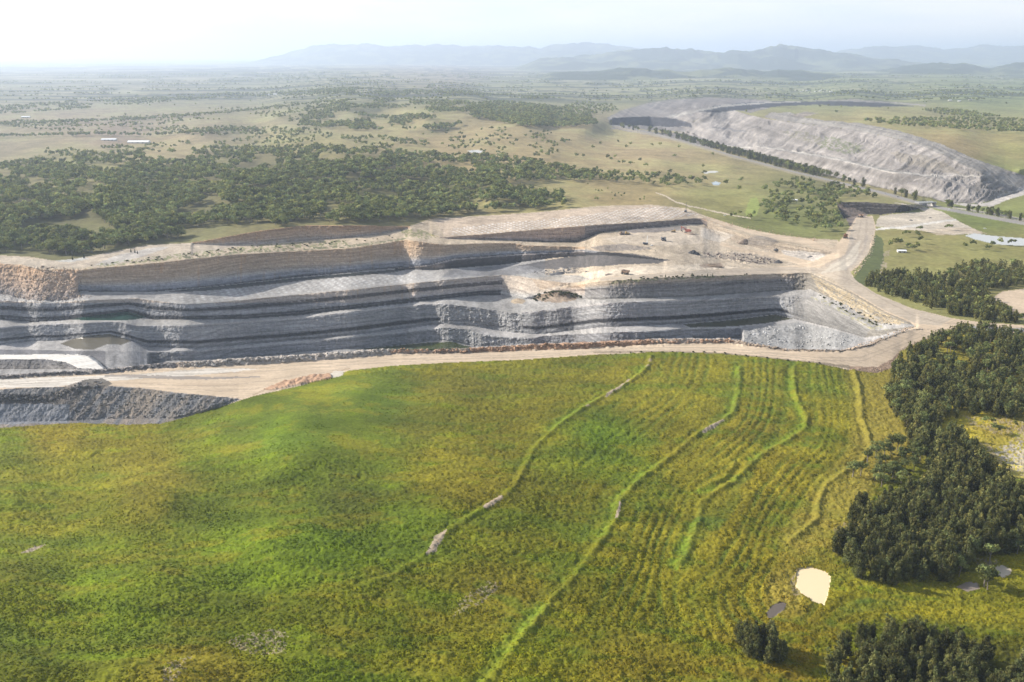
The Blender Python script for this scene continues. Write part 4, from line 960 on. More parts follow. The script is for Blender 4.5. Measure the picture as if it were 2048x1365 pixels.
def along(path, n, wid, seed):
    g = np.random.default_rng(seed + 77); p = np.asarray(path, float)
    s = np.concatenate([[0], np.cumsum(np.hypot(*np.diff(p, axis=0).T))])
    t = g.uniform(0, s[-1], n)
    return np.stack([np.interp(t, s, p[:, 0]) + g.normal(size=n) * wid, np.interp(t, s, p[:, 1]) + g.normal(size=n) * wid * .5], 1)

ALLT = []    # (u, v, kind, look, variant, scale, rot, zone)
def grow(pts, kind, zone, sc_lo, sc_hi, looks, seed):
    g = np.random.default_rng(seed + 5)
    for (a, b) in pts:
        ALLT.append((a, b, kind, looks[g.integers(len(looks))], int(g.integers(2)), g.uniform(sc_lo, sc_hi), g.uniform(0, 6.28), zone))
# she-oaks
S1 = [(1716,566),(1735,558),(1775,556),(1850,552),(1895,562),(1905,540),(1925,536),(2048,532),(2140,530),(2140,570),(2048,572),(1980,582),(1970,598),(2000,620),(2048,646),(2000,648),(1900,630),(1820,606),(1751,582)]
S2 = [(1812,708),(1850,690),(1928,662),(2048,672),(2180,690),(2180,850),(2048,842),(1965,830),(1900,838),(1850,880),(1800,850),(1770,800),(1785,752)]
S3 = [(1800,860),(1850,880),(1900,870),(1940,900),(1990,950),(2030,1000),(2120,1000),(2120,1110),(2048,1100),(1960,1118),(1900,1165),(1780,1172),(1700,1150),(1662,1095),(1705,1060),(1700,1025),(1760,1020),(1840,990),(1870,960)]
S3b = [(1690,975),(1720,930),(1800,890),(1850,905),(1860,950),(1760,985)]
S4 = [(1650,1370),(1690,1300),(1720,1262),(1770,1268),(1850,1262),(1900,1300),(1990,1330),(2080,1372),(2140,1400),(2140,1460),(1800,1470),(1620,1450)]
S5 = [(1475,1285),(1500,1280),(1545,1290),(1578,1305),(1570,1325),(1530,1330),(1490,1310)]
grow(scatter(S1, 620, seed=1), 'oak', 'in the plantation between the haul road and the white pad', .62, .95, OAK_LOOKS, 1)
grow(scatter(S2, 680, 0, (26, 12, -.3), 2), 'oak', 'in the plantation south of the haul road', .55, 1.1, OAK_LOOKS, 2)
grow(scatter(S3, 720, 0, (26, 12, -.3), 3), 'oak', 'in the dense grove beside the cream pond', .6, 1.15, OAK_LOOKS, 3)
grow(scatter(S4, 190, 0, (30, 18, -.3), 4), 'oak', 'in the grove nearest the viewer', .8, 1.15, OAK_LOOKS, 4)
grow(scatter(S5, 26, seed=5), 'oak', 'in the small clump below the brown pond', .7, 1.0, OAK_LOOKS, 5)
# gums among and around the groves
grow(scatter(S3b, 34, seed=6), 'gum', 'at the open grassy edge of the she-oak grove', .7, 1.05, ['spreading', 'open', 'rounded'], 6)
grow(scatter(S2, 90, seed=7), 'gum', 'rising out of the plantation south of the haul road', .9, 1.2, ['rounded', 'spreading'], 7)
grow(scatter(S1, 90, seed=8), 'gum', 'rising out of the plantation by the white pad', .75, 1.0, ['rounded'], 8)
grow(scatter([(1860,1090),(1960,1080),(2048,1090),(2048,1115),(1960,1150),(1880,1160)], 12, seed=9), 'gum', 'at the lower end of the dense grove', .8, 1.1, ['spreading', 'rounded'], 9)
grow([(1968,1174),(1975,1180)], 'gum', 'standing alone between two muddy puddles', 1.0, 1.15, ['rounded'], 10)
# paddock trees
grow([(1236,288),(1261,293),(1252,299),(1304,294),(1320,294),(1357,299),(1349,318),(1292,338),(1279,326),(1261,334),(1339,351),(1406,338),(1409,352),(1425,314),(1200,292),(1185,300),(1215,320),(1222,324),(1230,318),(1238,330),(1247,330)], 'gum', 'scattered over the open dry paddock', .95, 1.25, GUM_LOOKS, 11)
grow([(1482,367),(1478,385),(1450,374),(1542,392),(1530,385),(1336,378),(1555,380),(1400,372)], 'gum', 'beside the small blue dam', 1.1, 1.4, ['spreading', 'rounded'], 12)
grow(scatter([(1150,350),(1190,345),(1290,352),(1350,358),(1410,362),(1415,370),(1340,376),(1250,368),(1170,368)], 150, seed=13), 'gum', 'in the long thicket across the paddock', .9, 1.25, ['rounded', 'slender', 'open'], 13)
grow(scatter([(1520,420),(1540,395),(1600,385),(1680,392),(1680,440),(1690,455),(1670,470),(1600,458),(1540,446)], 165, seed=14), 'gum', 'in the copse above the eastern haul road', .85, 1.3, GUM_LOOKS, 14)
grow(scatter([(1540,372),(1600,362),(1700,378),(1770,396),(1760,402),(1670,400),(1600,392)], 110, seed=15), 'gum', 'in the straggling wood under the highway', .85, 1.3, GUM_LOOKS, 15)
grow([(1780,497),(1792,494),(1800,493),(1818,500),(1826,503),(1835,500),(1840,488),(1834,478)], 'gum', 'in the clump round the small white shed', .9, 1.15, ['rounded', 'spreading'], 16)
grow([(1840,465),(1897,461),(1812,475),(1953,478),(2000,490),(2022,492),(1945,498),(1975,502),(1985,496),(2040,480),(1930,500)], 'gum', 'beside the large pale dam', .8, 1.1, ['spreading', 'open'], 17)
grow([(1990,866),(1998,868),(2005,866),(1970,850),(2030,858),(1985,852)], 'gum', 'on the sandy clearing in the plantation', .45, .7, ['rounded'], 18)
grow(scatter([(1160,372),(1200,368),(1260,395),(1310,400),(1290,406),(1160,405)], 18, seed=19), 'gum', 'along the bank above the blasted bench', .4, .7, ['slender'], 19)
grow([(1470,436),(1480,432),(1462,438),(1500,440),(1508,436)], 'gum', 'next to the bright green hillock', .8, 1.0, GUM_LOOKS, 20)
grow(scatter([(330,268),(420,262),(520,258),(640,262),(640,270),(520,274),(400,276)], 150, seed=40), 'gum', 'far', .9, 1.3, ['rounded'], 40)
grow(scatter([(0,215),(150,205),(300,200),(420,190),(640,186),(640,192),(420,200),(150,222),(0,232)], 900, .2, (50, 4, -.05), 41), 'gum', 'far', 1.0, 1.4, ['rounded'], 41)
grow(scatter([(560,186),(700,178),(900,186),(1100,196),(1100,202),(900,196),(700,190)], 800, .2, (60, 4, -.05), 42), 'gum', 'far', 1.0, 1.4, ['rounded'], 42)
# the wood beyond the pit
W1 = [(-200,340),(0,335),(120,318),(250,312),(420,302),(560,300),(700,303),(850,312),(1000,318),(1120,335),(1180,350),(1195,366),(1000,368),(1050,385),(1160,395),(1158,414),(1060,422),(940,428),(850,443),(700,448),(640,452),(560,456),(520,446),(420,466),(300,488),(230,498),(150,512),(60,508),(0,505),(-200,505)]
gaps = [[(690,395),(760,385),(800,395),(740,402)], [(350,470),(420,452),(480,452),(400,475)], [(160,470),(200,440),(240,470),(210,485)], [(900,410),(1010,405),(1050,418),(960,425)], [(1000,366),(1150,366),(1150,378),(1020,382)]]
grow(scatter(W1, 7600, .8, (60, 16, -.28), 21, gaps), 'gum', 'in the eucalypt wood on the rise behind the pit', .9, 1.5, ['rounded', 'open', 'spreading', 'rounded'], 21)
grow(scatter([(0,500),(60,470),(180,470),(300,475),(340,480),(250,498),(150,514),(50,508)], 60, seed=22), 'gum', 'along the western lip of the pit', .8, 1.1, GUM_LOOKS, 22)
# scattered trees farther off
grow(scatter([(80,300),(300,292),(400,285),(520,272),(640,268),(800,280),(880,290),(820,305),(600,300),(420,302),(250,312),(100,320)], 380, .5, (34, 5, .05), 23), 'gum', 'far', .8, 1.15, GUM_LOOKS, 23)
grow(scatter([(820,262),(950,258),(1080,262),(1150,285),(1100,300),(1180,318),(1050,316),(900,302)], 150, .3, (40, 7, .0), 24), 'gum', 'far', .85, 1.2, GUM_LOOKS, 24)
grow(scatter([(940,212),(1000,205),(1100,215),(1180,232),(1196,252),(1120,258),(1040,256),(960,240)], 1900, .3, seed=25), 'gum', 'far', 1.0, 1.5, ['rounded'], 25)
grow(scatter([(640,205),(760,200),(940,206),(960,240),(900,262),(700,265),(600,255),(600,225)], 1700, .3, (40, 7, -.06), 26), 'gum', 'far', .95, 1.4, GUM_LOOKS, 26)
grow(along([(-60,277),(100,275),(200,272),(300,274),(400,268),(520,262)], 240, 1.6, 27), 'gum', 'far', .95, 1.3, ['rounded'], 27)
grow(along([(0,252),(150,246),(300,240),(450,228),(640,208)], 560, 2.6, 28), 'gum', 'far', .9, 1.2, GUM_LOOKS, 28)
grow(scatter([(-100,245),(200,235),(500,215),(600,205),(600,262),(400,265),(0,270)], 520, .3, (60, 5, .1), 29), 'gum', 'far', .8, 1.2, GUM_LOOKS, 29)
grow(scatter([(1720,244),(1800,240),(1950,238),(2120,246),(2120,268),(2000,268),(1850,258),(1760,252)], 620, .2, seed=30), 'gum', 'far', .9, 1.2, ['rounded'], 30)
grow(scatter([(1840,222),(1900,220),(2000,236),(1960,238),(1880,232)], 200, .2, seed=31), 'gum', 'far', .9, 1.2, ['rounded'], 31)
grow(scatter([(1150,205),(1220,210),(1240,222),(1180,232),(1120,218)], 300, .2, seed=32), 'gum', 'far', .9, 1.2, ['rounded'], 32)
# woods of the plain, where the ground is wooded
g_ = np.random.default_rng(33)
pj = np.nonzero((wood > .6) & (fbm(U / 60, V / 2.2, 2, 333) > -.05) & (V > 146) & (V < 214) & (U > -150) & (U < 2200) & (CLS == 0))
pk_ = g_.choice(len(pj[0]), 5200, p=(1.0 / (V[pj] - 105)) / (1.0 / (V[pj] - 105)).sum(), replace=False)
grow(np.stack([U[pj][pk_], V[pj][pk_]], 1), 'gum', 'far', 1.0, 1.5, ['rounded'], 33)
pj = np.nonzero((V > 150) & (V < 230) & (U > -150) & (U < 2200) & (CLS == 0))
pk_ = g_.choice(len(pj[0]), 120, replace=False)
grow(np.stack([U[pj][pk_], V[pj][pk_]], 1), 'gum', 'far', .8, 1.2, ['rounded'], 34)
# roadside belts
BELT = 'in the roadside belt'
grow(along([(1212,248),(1260,259),(1310,267),(1370,281),(1430,298),(1480,311),(1540,328),(1575,338),(1620,349),(1680,365),(1720,375)], 430, 2.4, 35), 'belt', 'in the belt between the highway and the pale dump', 1.1, 1.7, ['rounded', 'broad'], 35)
grow(along([(1725,377),(1760,385),(1800,394),(1830,401)], 40, 1.4, 36), 'belt', 'in the thin end of the belt before the overpass', 1.0, 1.5, ['rounded', 'broad'], 36)
grow(along([(1893,413),(1960,426),(2048,444),(2100,454)], 90, 1.2, 37), 'belt', 'in the hedge row past the overpass', .85, 1.1, ['rounded', 'broad'], 37)

up = np.array([t[0] for t in ALLT], float); vp = np.array([t[1] for t in ALLT], float)
POS = at_arr(up, vp)
okc = CLS[np.clip(np.interp(vp, vs_, np.arange(NV)).round().astype(int), 0, NV - 1), np.clip(np.interp(up, us, np.arange(NU)).round().astype(int), 0, NU - 1)]
DIST = np.hypot(POS[:, 0], POS[:, 1])
inframe = (up > -10) & (up < 2058) & (vp < 1365 + 60)
LOOKW = {'spreading': 'wide spreading', 'slender': 'slim upright', 'rounded': 'round crowned', 'open': 'thin open crowned', 'tall': 'tall narrow', 'broad': 'broad bushy', 'ragged': 'ragged sided', 'twin': 'twin topped'}
rest = {'gum': [], 'oak': [], 'belt': []}; count = {'gum': 0, 'oak': 0, 'belt': 0}
sizes = DIST / np.array([t[5] for t in ALLT])
for i in np.argsort(sizes):
    a, b, kind, look, v, sc_, rz, zone = ALLT[i]
    if okc[i] in (3, 6) or (okc[i] == 5 and kind != 'belt') or okc[i] >= 100: continue
    if okc[i] == 1 and kind != 'gum': continue
    if kind == 'belt':
        pk2 = 'gum' if look == 'rounded' else 'oak'
    else: pk2 = kind
    if count[kind] < 298 and zone != 'far' and inframe[i]:
        count[kind] += 1
        if kind == 'oak': nm, ct, txt = 'she_oak', 'tree', f'{LOOKW[look]} dark she-oak {zone}'
        elif kind == 'gum': nm, ct, txt = 'gum_tree', 'tree', f'{LOOKW[look]} gum tree {zone}'
        else: nm, ct, txt = 'roadside_tree', 'tree', f'{LOOKW[look]} dark tree {zone}'
        put_tree(nm, pk2, look, v, POS[i], sc_, rz, txt, ct, f'{nm.replace("_", " ")}s {zone}', .9 + .25 * ((i * 7919) % 100) / 100)
    else:
        rest[kind].append((POS[i], pk2, look, v, sc_, rz, DIST[i]))
def wood_obj(name, items, label):
    cos, cls_, nq = [], [], 0
    g = np.random.default_rng(99)
    for (p, kind, look, v, sc_, rz, dd) in items:
        co, fq, c = (LOW if dd < 1500 else MID if dd < 3200 else TINY)[kind, look, v]
        c_, s_ = math.cos(rz), math.sin(rz)
        q = co * sc_ * np.array([g.uniform(.9, 1.2)] * 2 + [1.0])
        q = np.stack([q[:, 0] * c_ - q[:, 1] * s_, q[:, 0] * s_ + q[:, 1] * c_, q[:, 2]], 1) + p
        cos.append(q); cls_.append(c * g.uniform(.65, 1.7) * (1 + g.uniform(-.08, .12) * np.array([1, .2, -.5]))); nq += len(fq)
    co = np.vstack(cos)
    o = bpy.data.objects.new(name, mesh_np(name, co, np.arange(len(co)).reshape(-1, 4), np.clip(np.vstack(cls_), .004, 1), M_LEAFS))
    COL.objects.link(o); tag(o, label, 'woodland', None, 'stuff')
wood_obj('eucalypt_woodland', rest['gum'], 'grey green eucalypt woodland over the rises and the far plain')
wood_obj('plantation_woodland', rest['oak'], 'dense dark she-oak plantation behind the nearer trees')
print('trees', count, {k: len(x) for k, x in rest.items()})

# tussocks on the near hill
g = np.random.default_rng(123)
NT = 105000
tu = g.uniform(-60, 2110, NT * 2); tv = 700 + (1440 - 700) * g.random(NT * 2) ** .9
iu_ = np.clip(np.interp(tu, us, np.arange(NU)).round().astype(int), 0, NU - 1); iv_ = np.clip(np.interp(tv, vs_, np.arange(NV)).round().astype(int), 0, NV - 1)
dn = fbm(PX[iv_, iu_] / 18, PY[iv_, iu_] / 10, 3, 301)
sm_ = np.exp(-(((tu - 620) / 190) ** 2 + ((tv - 820) / 70) ** 2))
ok = (CLS[iv_, iu_] == 2) & (POND[iv_, iu_] == 0) & (g.random(NT * 2) < .5 + .8 * dn - .5 * sm_) & ~((BANKG[iv_, iu_] > .25) & (g.random(NT * 2) < .85))
tu, tv, iu_, iv_ = tu[ok][:NT], tv[ok][:NT], iu_[ok][:NT], iv_[ok][:NT]
P0 = at_arr(tu, tv); nT = len(P0); bc = BASE[iv_, iu_]
hgt_ = g.uniform(.14, .42, nT) * (1 + .5 * np.clip(fbm(P0[:, 0] / 25, P0[:, 1] / 14, 2, 303), -.8, 1)); wd = g.uniform(.55, 1.15, nT)
vs4 = []; an0 = g.uniform(0, 6.28, nT)
for k3 in range(3):
    an = an0 + k3 * 2.09; ox, oy = np.cos(an), np.sin(an)
    tx, ty = -oy, ox
    out_ = .55 * wd
    a_ = np.stack([P0[:, 0] + tx * wd * .8 + ox * out_, P0[:, 1] + ty * wd * .8 + oy * out_, P0[:, 2] - .15], 1)
    b_ = np.stack([P0[:, 0] - tx * wd * .8 + ox * out_, P0[:, 1] - ty * wd * .8 + oy * out_, P0[:, 2] - .15], 1)
    c_ = np.stack([P0[:, 0] - tx * wd * .25, P0[:, 1] - ty * wd * .25, P0[:, 2] + hgt_], 1)
    d_ = np.stack([P0[:, 0] + tx * wd * .25, P0[:, 1] + ty * wd * .25, P0[:, 2] + hgt_], 1)
    vs4.append(np.stack([a_, b_, c_, d_], 1))
tc_ = bc * g.uniform(.95, 1.85, nT)[:, None] * (1 + g.uniform(-.1, .18, nT)[:, None] * np.array([1, .3, -.5]))
co = np.stack(vs4, 1).reshape(-1, 3)
o = bpy.data.objects.new('grass', mesh_np('grass', co, np.arange(len(co)).reshape(-1, 4), np.repeat(np.clip(tc_, .004, 1), 12, 0), M_LEAFS))
COL.objects.link(o); tag(o, 'rough tussock grass standing all over the near hill', 'grass', None, 'stuff')

# shrubs
def shrub_mesh(sd, colr, h):
    cl = [(np.cos(i * 2.4) * .5 * h * (i > 0), np.sin(i * 2.4) * .5 * h * (i > 0), h * (.55 - .1 * (i > 2)), h * .42, .8) for i in range(5)]
    co, fq, c = leaves(cl, 150, h * .26, colr, .1, sd)
    return mesh_np('shrub', co, fq, c, M_LEAF)
SH = [shrub_mesh(700 + k, (.07, .08, .04), 2.4) for k in range(3)]
CONI = []
for k in range(2):
    cl = [(0, 0, 1 + 5.0 * t / 6, 1.25 * (1 - t / 7.5), 1.0) for t in range(7)]
    co, fq, c = leaves(cl, 220, .6, (.04, .05, .025), .2, 740 + k); CONI.append(mesh_np('conifer', co, fq, c, M_LEAF))
def shrubs(pts, label, group, lo, hi, meshes, nm, cat, seed):
    g = np.random.default_rng(seed); P = at_arr(np.array([p[0] for p in pts], float), np.array([p[1] for p in pts], float))
    for p in P:
        o = bpy.data.objects.new(nm, meshes[g.integers(len(meshes))]); COL.objects.link(o)
        o.location = p; o.rotation_euler = (0, 0, g.uniform(0, 6.28)); s_ = g.uniform(lo, hi); o.scale = (s_, s_, s_ * g.uniform(.8, 1.2))
        tag(o, label, cat, group)
shrubs(scatter([(1060,600),(1085,592),(1120,588),(1150,590),(1166,597),(1150,602),(1070,606)], 70, seed=50), 'dark shrub covering the earth mound at the end of the pit bench', 'shrubs on the bench mound', .9, 1.6, SH, 'shrub', 'shrub', 51)
shrubs(scatter([(180,533),(340,510),(500,493),(690,481),(780,472),(800,478),(480,504),(300,524)], 75, seed=52), 'small shrub growing along the top bench above the tan highwall', 'shrubs on the top bench', .5, 1.2, SH, 'shrub', 'shrub', 53)
shrubs(scatter([(1215,566),(1290,554),(1400,551),(1500,549),(1480,553),(1300,560)], 42, seed=54), 'small shrub on the rim strip over the shaded bench wall', 'shrubs on the rim strip', .5, 1.1, SH, 'shrub', 'shrub', 55)
shrubs(scatter([(1630,588),(1700,616),(1770,645),(1800,650),(1750,652),(1680,618)], 34, seed=56), 'small shrub on the yellow slope at the end of the pit', 'shrubs on the yellow slope', .5, 1.1, SH, 'shrub', 'shrub', 57)
shrubs(scatter([(1720,960),(1760,900),(1850,905),(1800,980)], 16, seed=58) , 'low shrub on the grass at the edge of the grove', 'shrubs by the grove', .7, 1.3, SH, 'shrub', 'shrub', 59)
shrubs([(1331,555),(1384,553),(1415,553),(1425,554),(1262,505 + 56)], 'small dark conifer on the rim strip over the shaded bench wall', 'conifers on the rim strip', .7, 1.0, CONI, 'conifer', 'conifer', 60)
shrubs([(145,520),(168,517),(262,505),(270,506),(275,508)], 'small dark conifer on the disturbed ground behind the highwall', 'conifers behind the highwall', .8, 1.1, CONI, 'conifer', 'conifer', 61)

# loose rock
g = np.random.default_rng(321)
def rubble(name, polys, label):
    PHI = (1 + 5 ** .5) / 2
    iv = np.array([(-1,PHI,0),(1,PHI,0),(-1,-PHI,0),(1,-PHI,0),(0,-1,PHI),(0,1,PHI),(0,-1,-PHI),(0,1,-PHI),(PHI,0,-1),(PHI,0,1),(-PHI,0,-1),(-PHI,0,1)]) / 1.9
    fi = np.array([(0,11,5),(0,5,1),(0,1,7),(0,7,10),(0,10,11),(1,5,9),(5,11,4),(11,10,2),(10,7,6),(7,1,8),(3,9,4),(3,4,2),(3,2,6),(3,6,8),(3,8,9),(4,9,5),(2,4,11),(6,2,10),(8,6,7),(9,8,1)])
    co, fs, cl = [], [], []; b = 0
    for poly, n_, lo, hi, c in polys:
        pp = scatter(poly, n_, seed=int(abs(poly[0][0]) + n_))
        P_ = at_arr(pp[:, 0], pp[:, 1])
        for p in P_:
            r = lo + (hi - lo) * g.random() ** 2.5
            q = iv * r * g.uniform(.6, 1.25, (12, 1)) * np.array((g.uniform(.7, 1.3), g.uniform(.7, 1.3), g.uniform(.5, .9)))
            co.append(q + p + (0, 0, r * .25)); fs.append(fi + b); b += 12
            cl.append(np.repeat((np.asarray(c) * g.uniform(.6, 1.45))[None], 12, 0))
    o = bpy.data.objects.new(name, mesh_np(name, np.vstack(co), np.vstack(fs), np.vstack(cl), M_PIT)); COL.objects.link(o)
    tag(o, label, 'rubble', None, 'stuff')
TR, GRK, DKR = (.36,.28,.21), (.26,.255,.25), (.12,.115,.115)
rubble('rubble', [
 ([(20,590),(50,560),(95,538),(125,545),(150,565),(165,590),(190,594),(150,601),(90,604),(45,598)], 560, .5, 2.2, TR),
 ([(48,530),(147,538),(150,552),(100,550)], 60, .6, 2.2, TR),
 ([(-100,752),(0,752),(205,741),(350,727),(350,735),(205,747),(0,758),(-100,758)], 260, .5, 1.6, DKR),
 ([(360,728),(560,714),(700,706),(780,699),(780,706),(560,724),(360,735)], 320, .6, 2.6, (.33,.30,.27)),
 ([(780,699),(940,698),(1078,691),(1300,682),(1480,680),(1480,687),(1300,688),(1078,697),(942,704),(780,708)], 420, .5, 1.9, (.33,.21,.14)),
 ([(1490,686),(1573,700),(1680,703),(1573,702),(1490,690)], 90, .5, 1.8, TR),
 ([(1690,699),(1760,676),(1820,652),(1828,655),(1760,684),(1700,702)], 120, .5, 1.8, TR),
 ([(140,790),(290,780),(420,794),(470,800),(430,816),(340,838),(200,838),(140,842)], 460, .4, 1.5, (.22,.205,.195)),
 ([(0,789),(100,789),(165,765),(210,762),(200,776),(110,800),(0,806)], 200, .6, 2.4, DKR),
 ([(1400,506),(1500,509),(1560,524),(1520,528),(1440,520)], 160, .6, 2.2, (.15,.12,.11)),
 ([(1060,546),(1140,534),(1180,545),(1110,551)], 90, .6, 2.2, DKR),
 ([(1490,660),(1593,650),(1700,676),(1680,695),(1573,695),(1500,684)], 260, .5, 2.2, (.36,.355,.35)),
 ([(1640,590),(1713,596),(1771,630),(1800,648),(1750,650),(1697,620)], 260, .3, 1.1, (.40,.33,.22)),
 ([(895,618),(1030,630),(1040,662),(990,652),(890,640)], 140, .5, 2.0, (.38,.37,.36)),
 ([(890,655),(970,672),(1060,678),(1060,688),(951,692),(890,676)], 140, .5, 2.0, (.34,.335,.33)),
 ([(1410,434),(1500,454),(1640,478),(1640,484),(1500,462),(1410,440)], 130, .4, 1.4, (.42,.28,.18)),
 ([(1700,545),(1715,530),(1738,505),(1745,470),(1752,472),(1745,512),(1722,540),(1706,552)], 140, .4, 1.6, (.45,.36,.27)),
 ([(1696,736),(1755,737),(1786,716),(1792,724),(1760,745),(1700,742)], 80, .3, 1.0, (.36,.27,.2)),
], 'loose broken rock lying on the berms, slopes and floors of the mine')

# piles on the upper floor
def pile(u, v, wx_, wy_, h, colr, name, label, cat, grp, sd):
    p = at(u, v); n_ = 26
    xs = np.linspace(-1, 1, n_); X, Yy = np.meshgrid(xs, xs); r = np.hypot(X, Yy) + .12 * fbm(X * 3 + sd, Yy * 3, 2, sd)
    z = h * np.clip(1 - r, 0, 1) ** .8 * (1 + .35 * fbm(X * 4 + sd, Yy * 4, 3, sd + 1)) - .6 * (r > .98)
    co = np.stack([X * wx_ / 2 + p.x, Yy * wy_ / 2 + p.y, z + p.z - .3], -1).reshape(-1, 3)
    idx = np.arange(n_ * n_).reshape(n_, n_); f = np.stack([idx[:-1, :-1], idx[:-1, 1:], idx[1:, 1:], idx[1:, :-1]], -1).reshape(-1, 4)
    o = bpy.data.objects.new(name, mesh_np(name, co, f, np.repeat(np.array([colr]), len(co), 0), M_SPOIL)); COL.objects.link(o)
    tag(o, label, cat, grp)
shrubs_at_road = [(1240 + 21 * k, 705.5 + max(0, (k - 9)) * 2.2) for k in range(20)]
pile(1386, 508, 20, 16, 6, (.06,.06,.065), 'coal_pile', 'largest dark coal pile standing just past the end of the black coal floor', 'coal pile', 'piles on the upper floor', 3)
pile(1556, 526, 16, 12, 4.5, (.10,.095,.095), 'coal_pile', 'dark rounded pile at the foot of the ramp before the haul road junction', 'coal pile', 'piles on the upper floor', 5)
pile(1553, 500, 10, 9, 3, (.09,.09,.09), 'coal_pile', 'small dark pile below the eastern slope of the upper floor', 'coal pile', 'piles on the upper floor', 7)
pile(1621, 514, 10, 9, 3, (.16,.155,.155), 'rock_pile', 'small grey rock pile in the pale hollow beside the steep haul road', 'rock pile', 'piles on the upper floor', 9)
pile(1422, 533, 34, 9, 3.5, (.28,.21,.15), 'dirt_pile', 'long low brown dirt windrow on the pale floor', 'dirt pile', 'piles on the upper floor', 11)
pile(1490, 486, 26, 14, 7, (.25,.20,.16), 'dirt_pile', 'tall brown dirt heap leaning against the eastern slope', 'dirt pile', 'piles on the upper floor', 13)
pile(1220, 549, 14, 8, 2, (.2,.17,.15), 'dirt_pile', 'small brown dirt heap left of the brown haul truck', 'dirt pile', 'piles on the upper floor', 15)
pile(1120, 548, 30, 14, 4, (.12,.12,.125), 'coal_pile', 'grey black heap beside the pale floor at the end of the coal bench', 'coal pile', 'piles on the upper floor', 17)
pile(1822, 441, 8, 7, 2.5, (.13,.125,.12), 'rock_pile', 'dark rock heap on the pale pad below the overpass', 'rock pile', 'piles on the pad', 19)
pile(1860, 436, 8, 7, 2, (.13,.125,.12), 'rock_pile', 'smaller dark rock heap farther along the pale pad', 'rock pile', 'piles on the pad', 21)
pile(1378, 469, 22, 14, 4, (.36,.27,.2), 'dirt_pile', 'tan dirt heap under the red excavator', 'dirt pile', 'piles on the upper floor', 23)

# ------------------------------------------------------------------ machines
YEL = flat_mat('dusty_yellow_paint', (.42, .26, .07), .6); BRN = flat_mat('dusty_brown_paint', (.20, .13, .09), .7); RED = flat_mat('red_paint', (.36, .10, .06), .6)
BLK = flat_mat('tyre_rubber', (.03, .03, .03), .8); STEEL = flat_mat('worn_steel', (.14, .13, .125), .5, .6); GLASS = flat_mat('dark_glass', (.03, .04, .05), .15)
NAVY = flat_mat('dark_blue_paint', (.045, .055, .08), .5); WHT = flat_mat('white_paint', (.72, .72, .70), .5); SIL = flat_mat('silver_paint', (.45, .46, .47), .35, .5); LAMP = flat_mat('lamp_glass', (.7, .7, .62), .2)
RUST = flat_mat('rusty_steel', (.24, .11, .06), .8); CONC = flat_mat('concrete', (.42, .40, .37), .8)
def wheel(parent, x, y, r, w):
    m = MB(); m.tube([(x, y - w / 2, r), (x, y - w / 2 + .12, r), (x, y + w / 2 - .12, r), (x, y + w / 2, r)], [r * .86, r, r, r * .86], 14)
    o = m.build('wheel', BLK, parent)
    h = MB(); h.tube([(x, y - w / 2 - .05, r), (x, y + w / 2 + .05, r)], [r * .5, r * .5], 10); h.build('rim', STEEL, o)
def haul_truck(u, v, rz, paint_, label):
    t = empty('haul_truck', at(u, v), rz, label, 'haul truck', 'haul trucks in the mine')
    m = MB(); m.box((0, 0, 2.3), (9.6, 3.2, 1.0)).box((4.5, 0, 2.7), (1.6, 6.2, 1.9), taper=.95).box((5.25, 0, 1.7), (.5, 6.6, .6)); m.build('chassis', paint_, t, .06)
    b = MB(); b.prism([(-5.6, 4.2), (-4.8, 3.4), (1.8, 3.1), (3.0, 5.6), (5.2, 6.0), (5.2, 6.3), (2.8, 6.1), (1.4, 5.6), (-5.6, 5.9)], -3.3, -2.95)
    b.prism([(-5.6, 4.2), (-4.8, 3.4), (1.8, 3.1), (3.0, 5.6), (5.2, 6.0), (5.2, 6.3), (2.8, 6.1), (1.4, 5.6), (-5.6, 5.9)], 2.95, 3.3)
    b.prism([(-5.6, 4.2), (-4.8, 3.4), (1.8, 3.1), (3.0, 5.6), (5.2, 6.0), (5.2, 6.25), (2.85, 5.85), (1.6, 3.5), (-4.7, 3.8), (-5.6, 4.6)], -2.95, 2.95)
    b.build('dump_body', paint_, t)
    c = MB(); c.box((4.0, 1.7, 4.55), (1.8, 2.0, 1.9), taper=.92); co = c.build('cab', WHT if paint_ is NAVY else paint_, t, .05)
    w = MB(); w.box((4.92, 1.7, 4.7), (.06, 1.6, .9)).box((4.0, 2.72, 4.7), (1.2, .06, .9)); w.build('window', GLASS, co)
    for x, y in ((3.6, 2.6), (3.6, -2.6), (-2.6, 2.2), (-2.6, -2.2)): wheel(t, x, y, 1.55, 1.3 if x > 0 else 2.2)
    for y in (-2.4, 2.4):
        h = MB(); h.box((5.34, y, 2.6), (.1, .8, .5)); h.build('headlight', LAMP, t)
    r = MB(); r.tube([(5.4, -3, 1.6), (5.2, -3, 3.7)], [.08, .08], 5).tube([(5.2, -3.2, 4.6), (5.2, .6, 4.6)], [.06, .06], 5).tube([(5.2, -3.2, 3.6), (5.2, -3.2, 4.6)], [.06, .06], 5); r.build('handrail', STEEL, t)
    return t
haul_truck(1251, 550, 2.5, BRN, 'dusty brown haul truck crossing the pale dirt floor in front of the coal')
haul_truck(1327, 482, -1.45, NAVY, 'dark blue haul truck driving over the tan upper floor near the excavator')
haul_truck(1722, 435, 1.75, BRN, 'brown haul truck on the haul road below the dark cutting')
